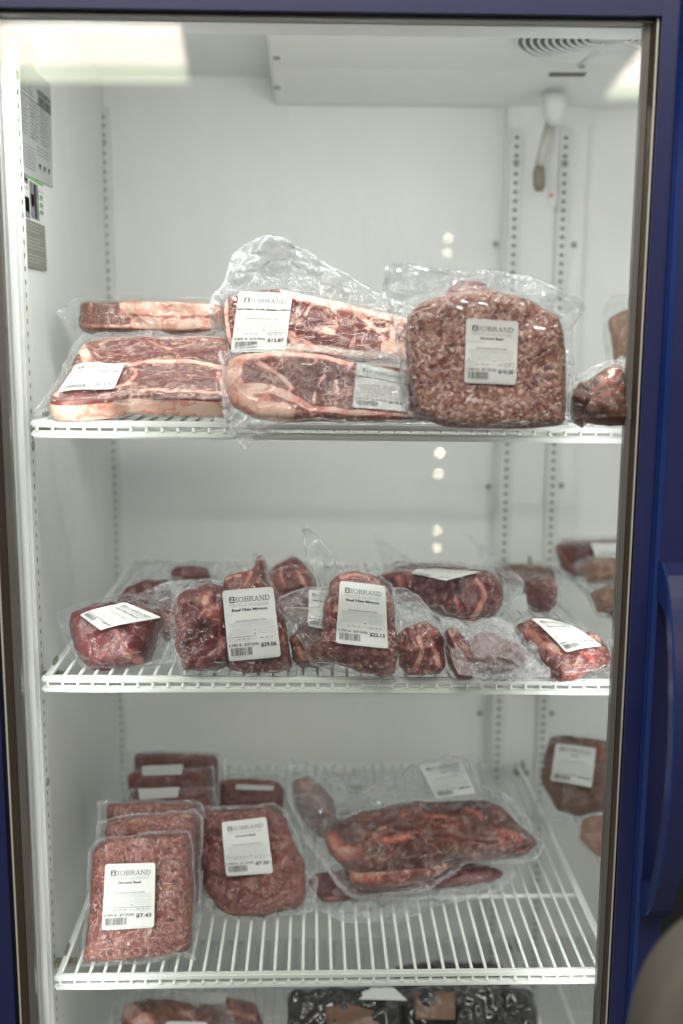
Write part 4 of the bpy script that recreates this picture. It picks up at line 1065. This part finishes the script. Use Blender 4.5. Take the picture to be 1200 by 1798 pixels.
k = Pack('fillet_pack', 'dark red fillet farther back, right of the two-lobed pack', 'fillet pack', GF, Plane((950, 1072), Y=.20, lean=8), .06, a=.5, rest=Z2, seed=31, nt=110, p=4)
k.meat([(920, 1018), (945, 1010), (968, 1012), (976, 1030), (974, 1060), (958, 1076), (936, 1074), (922, 1050)], MAT['filet_pink'], lump=.004)
k.bag([(880, 1005), (905, 1000), (940, 1004), (975, 1004), (985, 1040), (978, 1080), (930, 1082), (900, 1060)], milk=.16, amp=.004)
k.label([(893, 1050), (924, 1042), (927, 1073), (900, 1072)], plain=True, w=.03, lift=.002)
k = Pack('fillet_pack', 'fillet pack at the back with brown top edge, behind the two-lobed pack', 'fillet pack', GF, Plane((900, 1010), Y=.40, lean=10), .05, a=.5, seed=32, nt=90, p=4)
k.meat([(872, 995), (905, 990), (950, 992), (975, 1002), (975, 1025), (872, 1025)], MAT['liver'], lump=.0030)
k.bag([(822, 935), (835, 945), (850, 968), (868, 990), (950, 985), (985, 1000), (985, 1030), (850, 1030), (845, 985)], milk=.32, amp=.003)
k = Pack('fillet_pack', 'back pack under grey plastic with a clear spike, behind the $22.13 and two-lobed packs', 'fillet pack', GF, Plane((740, 1020), Y=.30, lean=10), .04, a=.5, seed=33, nt=100, p=4)
k.meat([(690, 995), (735, 988), (790, 990), (825, 996), (825, 1030), (690, 1030)], MAT['filet'], lump=.0030)
k.bag([(655, 935), (668, 950), (700, 975), (735, 984), (815, 986), (840, 1000), (835, 1035), (680, 1035), (672, 1000)], milk=.25, amp=.004)
k = Pack('fillet_pack', 'greyish bag with a dark piece of meat behind the far left fillet pack', 'fillet pack', GF, Plane((255, 1062), Y=.20, lean=30), .04, a=.5, seed=34, nt=110, p=4)
k.meat([(205, 1060), (222, 1035), (262, 1022), (298, 1020), (302, 1048), (280, 1064), (230, 1068)], MAT['filet'], lump=.0030)
k.bag([(192, 1062), (205, 1038), (235, 1012), (270, 990), (286, 982), (300, 1006), (312, 1040), (300, 1066), (240, 1070)], milk=.34, amp=.004)
k = Pack('fillet_pack', 'dull red pack far back on the middle shelf, left part', 'fillet pack', GF, Plane((335, 1020), Y=.38, lean=20), .04, a=.5, seed=35, nt=90, p=4)
k.meat([(298, 1008), (310, 995), (335, 992), (365, 998), (372, 1015), (350, 1025), (305, 1025)], MAT['filet'], lump=.0030)
k.bag([(285, 1015), (300, 990), (340, 984), (385, 990), (392, 1020), (350, 1032), (290, 1030)], milk=.3, amp=.003)
# packs on the far shelf, middle level
k = Pack('meat_pack', 'blurred red pack with a white label at the back right, beside the door edge', 'meat pack', None, Plane((1030, 1005), Y=.44, lean=6), .06, a=.5, seed=36, nt=90, p=5)
k.meat([(974, 958), (1000, 950), (1060, 948), (1130, 948), (1135, 985), (1110, 1010), (1010, 1012), (985, 998)], MAT['filet'], fat=[([(985, 965), (1000, 990)], 4.0, 0.55)], lump=.004)
k.label([(1040, 954), (1092, 954), (1096, 976), (1046, 980)], plain=True)
k.bag([(966, 965), (985, 945), (1060, 940), (1140, 940), (1140, 1018), (985, 1018)], milk=.15)
k = Pack('meat_pack', 'blurred pale brown pack at the right edge, lower in front of the red labelled one', 'meat pack', None, Plane((1055, 1040), Y=.33, lean=20), .05, a=.5, seed=37, nt=90, p=4)
k.meat([(1025, 990), (1060, 980), (1110, 982), (1120, 1020), (1070, 1030), (1034, 1022)], MAT['tan'], lump=.004)
k.bag([(1010, 985), (1060, 970), (1130, 972), (1130, 1040), (1060, 1042), (1018, 1030)], milk=.3)
k = Pack('meat_pack', 'blurred tan rounded pack lowest at the right edge of the middle shelf', 'meat pack', None, Plane((1060, 1076), Y=.24, lean=20), .05, a=.5, seed=38, nt=90, p=3)
k.meat([(1038, 1040), (1060, 1030), (1100, 1030), (1110, 1060), (1090, 1080), (1052, 1074)], MAT['tan'], lump=.004)
k.bag([(1026, 1034), (1058, 1018), (1110, 1018), (1118, 1086), (1052, 1084)], milk=.3)

k = Pack('fillet_pack', 'narrow dark fillet piece standing between the small fatty pack and the milky one', 'fillet pack', GF, Plane((812, 1186), Y=.04, lean=18), .035, a=.5, rest=Z2, seed=39, nt=110, p=4)
k.meat([(782, 1108), (796, 1100), (812, 1116), (826, 1142), (836, 1170), (830, 1187), (806, 1188), (792, 1160)], MAT['filet_pink'], fat=[([(800, 1130), (815, 1165)], 3, .6)], lump=.0030)
k.bag([(774, 1092), (800, 1086), (826, 1110), (846, 1150), (852, 1192), (800, 1195), (782, 1150)], milk=.2, amp=.004)
k = Pack('fillet_pack', 'brownish fillet piece low behind the left edge of the $22.13 pack', 'fillet pack', GF, Plane((528, 1172), Y=.075, lean=20), .04, a=.5, rest=Z2, seed=40, nt=110, p=4)
k.meat([(508, 1120), (520, 1108), (538, 1112), (552, 1140), (556, 1168), (530, 1174), (514, 1160)], MAT['liver'], fat=[([(520, 1125), (530, 1160)], 4, .6)], lump=.0030)
k.bag([(498, 1100), (520, 1092), (552, 1098), (566, 1140), (566, 1178), (510, 1180), (500, 1150)], milk=.2, amp=.004)
k = Pack('fillet_pack', 'clear crumpled bag with dark fillet behind the gap between the left fillet packs', 'fillet pack', GF, Plane((292, 1110), Y=.13, lean=24), .045, a=.5, rest=Z2, seed=42, nt=120, p=4)
k.meat([(262, 1088), (276, 1062), (300, 1050), (330, 1052), (338, 1090), (330, 1122), (290, 1126)], MAT['filet'], fat=[([(285, 1075), (310, 1090)], 4, .6)], lump=.0030)
k.bag([(246, 1096), (262, 1050), (286, 1020), (318, 1012), (352, 1030), (352, 1130), (270, 1136)], milk=.2, amp=.005)

# third shelf ------------------------------------------------------------------
V_ = Pack('ground_beef_pack', 'front ground beef slab with the $7.43 label at the left of the third shelf', 'ground beef pack', GG,
          Plane((240, 1682), Y=.040, lean=24), .026, a=0, q=3, p=10, rest=Z3, seed=41, nt=190)
V_.meat(Z([(318, 790), (345, 735), (375, 708), (500, 682), (700, 668), (880, 656), (1000, 650), (1015, 900), (1030, 1100), (1025, 1300), (1018, 1460), (985, 1492), (850, 1522), (600, 1552), (320, 1560), (245, 1578), (275, 1400), (300, 1200), (310, 1000)], 80, 1300, 4), MAT['mince'], lump=.002)
V_.bag(Z([(305, 780), (340, 720), (380, 690), (700, 645), (1010, 630), (1035, 700), (1062, 1000), (1045, 1300), (1040, 1470), (1062, 1562), (930, 1500), (850, 1540), (600, 1572), (320, 1582), (238, 1590), (262, 1400), (288, 1200), (295, 1000)], 80, 1300, 4), milk=.22, amp=.0025, edge=.35)
V_.label(Z([(424, 868), (777, 857), (766, 1312), (401, 1331)], 80, 1300, 4), seed=12, **BRANDKW('Ground Beef', '0.990 lb', '$7.50/lb', '$7.43', 'Ingredients: beef, keep frozen'))
stack = [(.078, [(182, 1448), (212, 1440), (255, 1434), (330, 1426), (343, 1440), (350, 1500), (356, 1620), (330, 1650), (200, 1650), (172, 1560)], None, 'second ground beef slab in the left row, right behind the $7.43 one'),
         (.112, [(184, 1412), (225, 1412), (300, 1410), (343, 1416), (350, 1440), (352, 1640), (190, 1640), (186, 1480)], None, 'third ground beef slab in the left row, counted from the front'),
         (.185, [(238, 1390), (300, 1388), (365, 1387), (370, 1420), (368, 1600), (232, 1600), (225, 1440)], [(243, 1385), (316, 1382), (312, 1400), (245, 1404)], 'fourth ground beef slab in the left row, pale label strip at its top'),
         (.245, [(222, 1362), (235, 1357), (300, 1354), (362, 1352), (366, 1380), (368, 1570), (230, 1570), (225, 1400)], [(250, 1345), (322, 1342), (320, 1360), (250, 1362)], 'fifth ground beef slab in the left row, label strip tucked over it'),
         (.300, [(234, 1326), (300, 1325), (372, 1328), (382, 1335), (378, 1550), (236, 1550)], None, 'rearmost ground beef slab in the left row')]
for i, (Y, ol, lb, nm) in enumerate(stack):
    k = Pack('ground_beef_pack', nm, 'ground beef pack', GG, Plane(((ol[0][0] + 350) / 2, 1640), Y=Y - .01, lean=19 - i * 1.5), .026, a=0, q=3, p=12, seed=50 + i, nt=120)
    # bottoms rest on the shelf: clip the traced outline at the shelf plane
    zb = (.011 - k.pl.o[2]) / k.pl.v[2]
    top = [q for q in ol if q[1] < 1500]; cx0 = k.pl.uv(ol[-1])[0]
    Q = [k.pl.uv(q) for q in top]; xr = max(q[0] for q in Q) - .001; xl = min(q[0] for q in Q) + .001
    def topx(uv):
        X = k.pl.P(uv[0], uv[1], 0.); d = M @ (X - CAM); return (CC[0] + d[0] / d[2] * F, CC[1] + d[1] / d[2] * F)
    full = list(top) + [topx((xr, zb)), topx(((xl + xr) / 2, zb)), topx((xl, zb))]
    full = sorted(full, key=lambda q: 0) 
    c0 = np.mean(full, 0); full.sort(key=lambda q: math.atan2(q[1] - c0[1], q[0] - c0[0]))
    k.meat(full, MAT['mince_red' if i > 1 else 'mince'], lump=.002)
    big = [(c0[0] + (q[0] - c0[0]) * 1.09 + (6 if q[0] > c0[0] else -6), c0[1] + (q[1] - c0[1]) * (1.03) - (4 if q[1] < c0[1] else 0)) for q in full]
    k.bag(big, milk=.30, amp=.003, edge=.4)
    if lb: k.label(lb, plain=True, w=.001, lift=.002)
W_ = Pack('ground_beef_pack', 'ground beef slab with a blurry label, right of the $7.43 one', 'ground beef pack', GG,
          Plane((440, 1603), Y=.150, lean=30), .030, a=0, q=2.8, p=8, rest=Z3, seed=61, nt=180)
W_.meat(Z([(28, 520), (70, 495), (300, 482), (470, 470), (560, 470), (640, 540), (690, 640), (730, 760), (775, 850), (790, 960), (785, 1120), (750, 1185), (600, 1212), (370, 1240), (220, 1228), (150, 1170), (85, 1060), (45, 850), (30, 680)], 340, 1300, 4), MAT['mince_red'], lump=.0030)
W_.bag(Z([(5, 500), (60, 470), (300, 460), (560, 440), (660, 510), (720, 640), (770, 780), (800, 920), (870, 960), (850, 1210), (760, 1225), (600, 1235), (370, 1262), (180, 1240), (90, 1170), (40, 1000), (15, 700)], 340, 1300, 4), milk=.22, amp=.003, edge=.35)
W_.label(Z([(198, 575), (512, 538), (560, 932), (233, 955)], 340, 1300, 4), seed=13, **BRANDKW('Ground Beef', '0.960 lb', '$7.50/lb', '$7.20', 'Ingredients: beef, keep frozen'))
k = Pack('ground_beef_pack', 'ground beef slab behind the blurry-labelled one, thin label strip along its top', 'ground beef pack', GG, Plane((440, 1420), Y=.300, lean=24), .030, a=0, q=2.8, p=8, seed=62, nt=100)
k.meat([(386, 1372), (400, 1368), (440, 1366), (485, 1370), (500, 1385), (495, 1440), (480, 1470), (390, 1470), (384, 1410)], MAT['mince_red'], lump=.002)
k.bag([(372, 1372), (400, 1360), (450, 1356), (495, 1362), (508, 1380), (505, 1475), (376, 1475)], milk=.28, amp=.003)
k.label([(415, 1377), (482, 1380), (480, 1388), (414, 1386)], plain=True, w=.002, lift=.003)
# roast and what lies under it
R0 = Pack('roast_pack', 'flat red meat pack lying under the long brown roast', 'meat pack', None, Plane((640, 1590), Y=.210, lean=66), .020, a=.5, rest=Z3, seed=63, nt=150, p=4)
R0.meat([(540, 1550), (566, 1530), (600, 1548), (700, 1535), (780, 1520), (850, 1518), (890, 1532), (870, 1548), (760, 1556), (660, 1572), (610, 1572), (572, 1590)], MAT['filet'], fat=[([(560, 1575), (590, 1570)], 3.2, 0.47)], lump=.0030)
R0.bag([(515, 1545), (560, 1518), (700, 1500), (860, 1500), (910, 1530), (890, 1560), (800, 1580), (700, 1612), (600, 1622), (560, 1600)], milk=.20, amp=.003, edge=.3)
Y_ = Pack('roast_pack', 'long brown roast in a loose wrinkled bag on the third shelf', 'roast pack', None,
          Plane((700, 1558), Y=.235, lean=44, yaw=2), .060, a=.45, q=2.3, p=3.2, rest=.018, seed=64, nt=210)
Y_.meat(Z([(208, 400), (228, 350), (290, 315), (360, 290), (440, 275), (500, 258), (640, 252), (740, 248), (830, 245), (920, 265), (970, 310), (1030, 370), (1085, 418), (1035, 460), (960, 470), (850, 480), (740, 500), (600, 545), (450, 560), (330, 560), (260, 480)], 480, 1300, 2.308),
        MAT['roast'], fat=[(Z([(235, 380), (270, 430), (330, 440)], 480, 1300, 2.308), 13.6, 0.66), (Z([(460, 400), (540, 390)], 480, 1300, 2.308), 8.0, 0.62), (Z([(610, 300), (700, 310)], 480, 1300, 2.308), 4.0, 0.55), (Z([(930, 360), (1000, 400)], 480, 1300, 2.308), 8.0, 0.58), (Z([(780, 270), (850, 310)], 480, 1300, 2.308), 5.6, 0.55)], lump=.005)
Y_.meat(Z([(300, 520), (400, 500), (560, 500), (700, 480), (740, 500), (640, 560), (500, 590), (400, 605), (330, 590)], 480, 1300, 2.308), MAT['filet_pink'], T=.03, fat=[(Z([(340, 540), (440, 530)], 480, 1300, 2.308), 14.4, 0.58)], lump=.0030)
Y_.bag(Z([(185, 480), (130, 380), (60, 230), (40, 80), (120, 75), (210, 120), (240, 190), (350, 200), (470, 150), (590, 80), (700, 60), (790, 60), (840, 170), (930, 215), (1020, 300), (1110, 420), (1080, 480), (900, 500), (780, 505), (640, 600), (430, 635), (330, 640), (250, 590)], 480, 1300, 2.308),
       milk=.12, amp=.006, edge=.5, nr=60, w=-.004, lmax=.05)
Y_.label(Z([(590, 104), (756, 73), (822, 214), (664, 236)], 480, 1300, 2.308), seed=14, w=.006, lift=.002, **BRANDKW('Beef', '3.120 lb', '$9.50/lb', '$29.64'))
X_ = Pack('roast_pack', 'pinkish meat in a bag standing behind the roast bag, pale label at its right', 'meat pack', None, Plane((560, 1440), Y=.335, lean=8), .03, a=.5, seed=65, nt=110, p=3)
X_.meat([(512, 1372), (540, 1362), (570, 1385), (600, 1420), (640, 1445), (620, 1480), (560, 1470), (520, 1430)], MAT['filet_pink'], fat=[([(530, 1378), (580, 1430)], 8.0, 0.55)], lump=.0030)
X_.bag([(500, 1360), (540, 1350), (640, 1366), (660, 1440), (650, 1500), (520, 1495), (500, 1420)], milk=.25, amp=.004)
X_.label([(584, 1376), (642, 1372), (648, 1432), (592, 1438)], seed=15, w=.020, lift=.002, **BRANDKW('Beef', '2.100 lb', '$9.50/lb', '$19.95'))
# far shelf, third level
k = Pack('roast_pack', 'flat brown pack with a white label leaning at the right edge of the third shelf', 'meat pack', None, Plane((1010, 1440), Y=.300, lean=42, yaw=-10), .030, a=.4, seed=66, nt=130, p=5)
k.meat(Z([(690, 240), (800, 235), (950, 250), (1150, 290), (1230, 330), (1230, 800), (1100, 850), (900, 880), (740, 850), (660, 700), (610, 620), (605, 450), (640, 370)], 820, 1240, 4.615), MAT['liver'], fat=[(Z([(1050, 320), (1120, 420)], 820, 1240, 4.615), 10, .5)], lump=.0030)
k.bag(Z([(560, 720), (590, 500), (600, 380), (680, 210), (800, 215), (960, 230), (1260, 290), (1260, 860), (1000, 940), (720, 910), (540, 880)], 820, 1240, 4.615), milk=.15, amp=.004, edge=.3)
k.label(Z([(720, 303), (1046, 345), (1010, 666), (680, 600)], 820, 1240, 4.615), seed=16, **BRANDKW('Beef', '1.870 lb', '$5.50/lb', '$10.29'))
k = Pack('meat_pack', 'tan pack with white top at the right edge, in front of the brown labelled pack', 'meat pack', None, Plane((1050, 1500), Y=.190, lean=45), .03, a=.5, seed=67, nt=90, p=4)
k.meat(Z([(930, 920), (1000, 895), (1180, 890), (1200, 1200), (1090, 1220), (1000, 1150), (920, 1060)], 820, 1240, 4.615), MAT['tan'], lump=.0030)
k.bag(Z([(900, 910), (1000, 870), (1230, 860), (1230, 1240), (1080, 1235), (990, 1170), (905, 1070)], 820, 1240, 4.615), milk=.25)

# bottom shelf -------------------------------------------------------------------
k = Pack('steak_pack', 'pink and brown steak pack at the bottom left, cut off by the picture edge', 'steak pack', GS, Plane((320, 1850), Y=.16, lean=50), .03, a=.4, seed=71, nt=150, p=5)
k.meat([(212, 1800), (216, 1764), (240, 1758), (300, 1752), (350, 1768), (380, 1780), (400, 1860), (390, 1930), (215, 1930)], MAT['steak_brown'], fat=[([(222, 1768), (250, 1795), (270, 1840)], 18, .95), ([(330, 1775), (345, 1798)], 3, .7)], lump=.0030)
k.label([(292, 1795), (365, 1796), (366, 1880), (290, 1880)], seed=17, **BRANDKW('Beef New York Steaks USDA', '1.020 lb', '$15.99/lb', '$16.31'))
k.bag([(185, 1800), (205, 1745), (300, 1735), (390, 1755), (420, 1800), (415, 1940), (190, 1940)], milk=.2, amp=.004)
k = Pack('steak_pack', 'dark red and pink pack at the bottom, beside the black trays', 'steak pack', GS, Plane((410, 1850), Y=.22, lean=50), .03, a=.4, seed=72, nt=130, p=5)
k.meat([(345, 1785), (350, 1755), (400, 1748), (450, 1762), (462, 1800), (455, 1920), (350, 1920)], MAT['filet_pink'], fat=[([(400, 1775), (445, 1785)], 8.0, 0.62)], lump=.0030)
k.bag([(330, 1790), (335, 1740), (400, 1732), (470, 1750), (480, 1930), (340, 1930)], milk=.2, amp=.004)
k.label([(318, 1742), (400, 1744), (396, 1762), (322, 1764)], plain=True, w=.01, lift=.002)
rnd = random.Random(5)
for i, (ol, Y, nm, br) in enumerate((
        ([(505, 1742), (560, 1736), (640, 1736), (700, 1742), (706, 1800), (700, 1900), (500, 1900)], .12, 'black shiny wrapped tray at the bottom centre with brown meat showing through', [(570, 1768), (610, 1762), (670, 1778), (660, 1830), (580, 1830)]),
        ([(700, 1740), (760, 1732), (850, 1733), (935, 1738), (946, 1800), (940, 1900), (700, 1900)], .14, 'black shiny wrapped tray at the bottom, right of the other black trays', [(725, 1742), (800, 1742), (800, 1790), (730, 1790)]),
        ([(690, 1700), (760, 1690), (880, 1694), (900, 1730), (890, 1800), (690, 1800)], .30, 'black wrapped tray farther back, seen through the bare shelf wires', None))):
    k = Pack('wrapped_tray', nm, 'wrapped tray', 'black wrapped trays on the bottom shelf', Plane((ol[0][0] + 80, 1850), Y=Y, lean=62), .05, a=.4, seed=80 + i, nt=130, p=7)
    k.meat(ol, MAT['black_wrap'], name='wrap', lump=.006)
    if br: k.meat(br, MAT['brown_meat'], name='meat', T=.006, dw=.021, lump=.002)
    if i == 0:
        T0, T1, T2, T3 = [k.pl.uv(p, .024) for p in ((652, 1736), (692, 1736), (716, 1758), (630, 1756))]
        V0 = [k.pl.P(q[0], q[1], .026) for q in (T0, T1, T2, T3)]; V1 = [k.pl.P(q[0], q[1], .0255) for q in (T0, T1, T2, T3)]
        mesh_obj('label_sticker', V0 + V1, [(0, 1, 2, 3), (7, 6, 5, 4), (0, 4, 5, 1), (1, 5, 6, 2), (2, 6, 7, 3), (3, 7, 4, 0)], MAT['label'], k.root, False)

# ------------------------------------------------------------------ room: ceiling lamps mirrored in the glass, blurred thing in front
def lamp(pxs, label, zl, split):
    P = [atz(p, zl) for p in pxs]; P = [np.array([p[0], 2 * GLASS_Y - p[1], p[2]]) for p in P]      # tl tr br bl as mirrored
    cen = np.mean(P, 0); r = thing('ceiling_lamp', label, 'lamp', cen, 'ceiling lamps of the room')
    mL = P[0] * (1 - split) + P[3] * split; mR = P[1] * (1 - split) + P[2] * split
    for nm, q, mt in (('diffuser', [P[0], P[1], mR, mL], 'lamp_warm'), ('reflector', [mL, mR, P[2], P[3]], 'lamp_green')):
        V = q + [v + np.array([0, 0, .02]) for v in q]
        mesh_obj(nm, V, [(0, 1, 2, 3), (7, 6, 5, 4), (0, 4, 5, 1), (1, 5, 6, 2), (2, 6, 7, 3), (3, 7, 4, 0)], MAT[mt], r, False)
    V = [P[0], P[1], P[2], P[3]]; V = [v + np.array([0, 0, .022]) for v in V]; V += [v + np.array([0, 0, .05]) for v in V]
    mesh_obj('lamp_housing', V, [(0, 1, 2, 3), (7, 6, 5, 4), (0, 4, 5, 1), (1, 5, 6, 2), (2, 6, 7, 3), (3, 7, 4, 0)], MAT['cover'], r, False)


lamp([(-260, 46), (316, 52), (331, 146), (-330, 143)], 'ceiling lamp mirrored in the glass at the upper left', 1.95, .62)
lamp([(1128, 92), (1420, 92), (1480, 172), (1064, 172)], 'ceiling lamp mirrored in the glass at the upper right corner', 1.95, .70)

b = MB(); poly = np.array(((1122, 2000), (1128, 1880), (1148, 1790), (1184, 1722), (1250, 1660), (1440, 1560), (1500, 2000)), float)
for _ in range(4):
    nx_ = np.roll(poly, -1, 0); poly = np.stack([poly * .75 + nx_ * .25, poly * .25 + nx_ * .75], 1).reshape(-1, 2)
P = [at(p, -.42) for p in poly]
n = len(P); V = P + [p + np.array([0, .05, 0]) for p in P]
b.add(V, [tuple(range(n)), tuple(range(2 * n - 1, n - 1, -1))] + [(i, n + i, n + (i + 1) % n, (i + 1) % n) for i in range(n)])
o = b.build('blurred_foreground', MAT['blur'], None, False, origin=P[0]); bv = o.modifiers.new('b', 'BEVEL'); bv.width = .012; bv.segments = 3; bv.limit_method = 'ANGLE'  # unidentified out-of-focus object, known only as a blurred shape
for f_ in o.data.polygons: f_.use_smooth = len(f_.vertices) == 4
tag(o, 'blurred taupe shape close to the camera at the lower right corner, beside the handle', 'bag')

for o in list(bpy.data.objects):
    if '_o' in o.keys(): del o['_o']
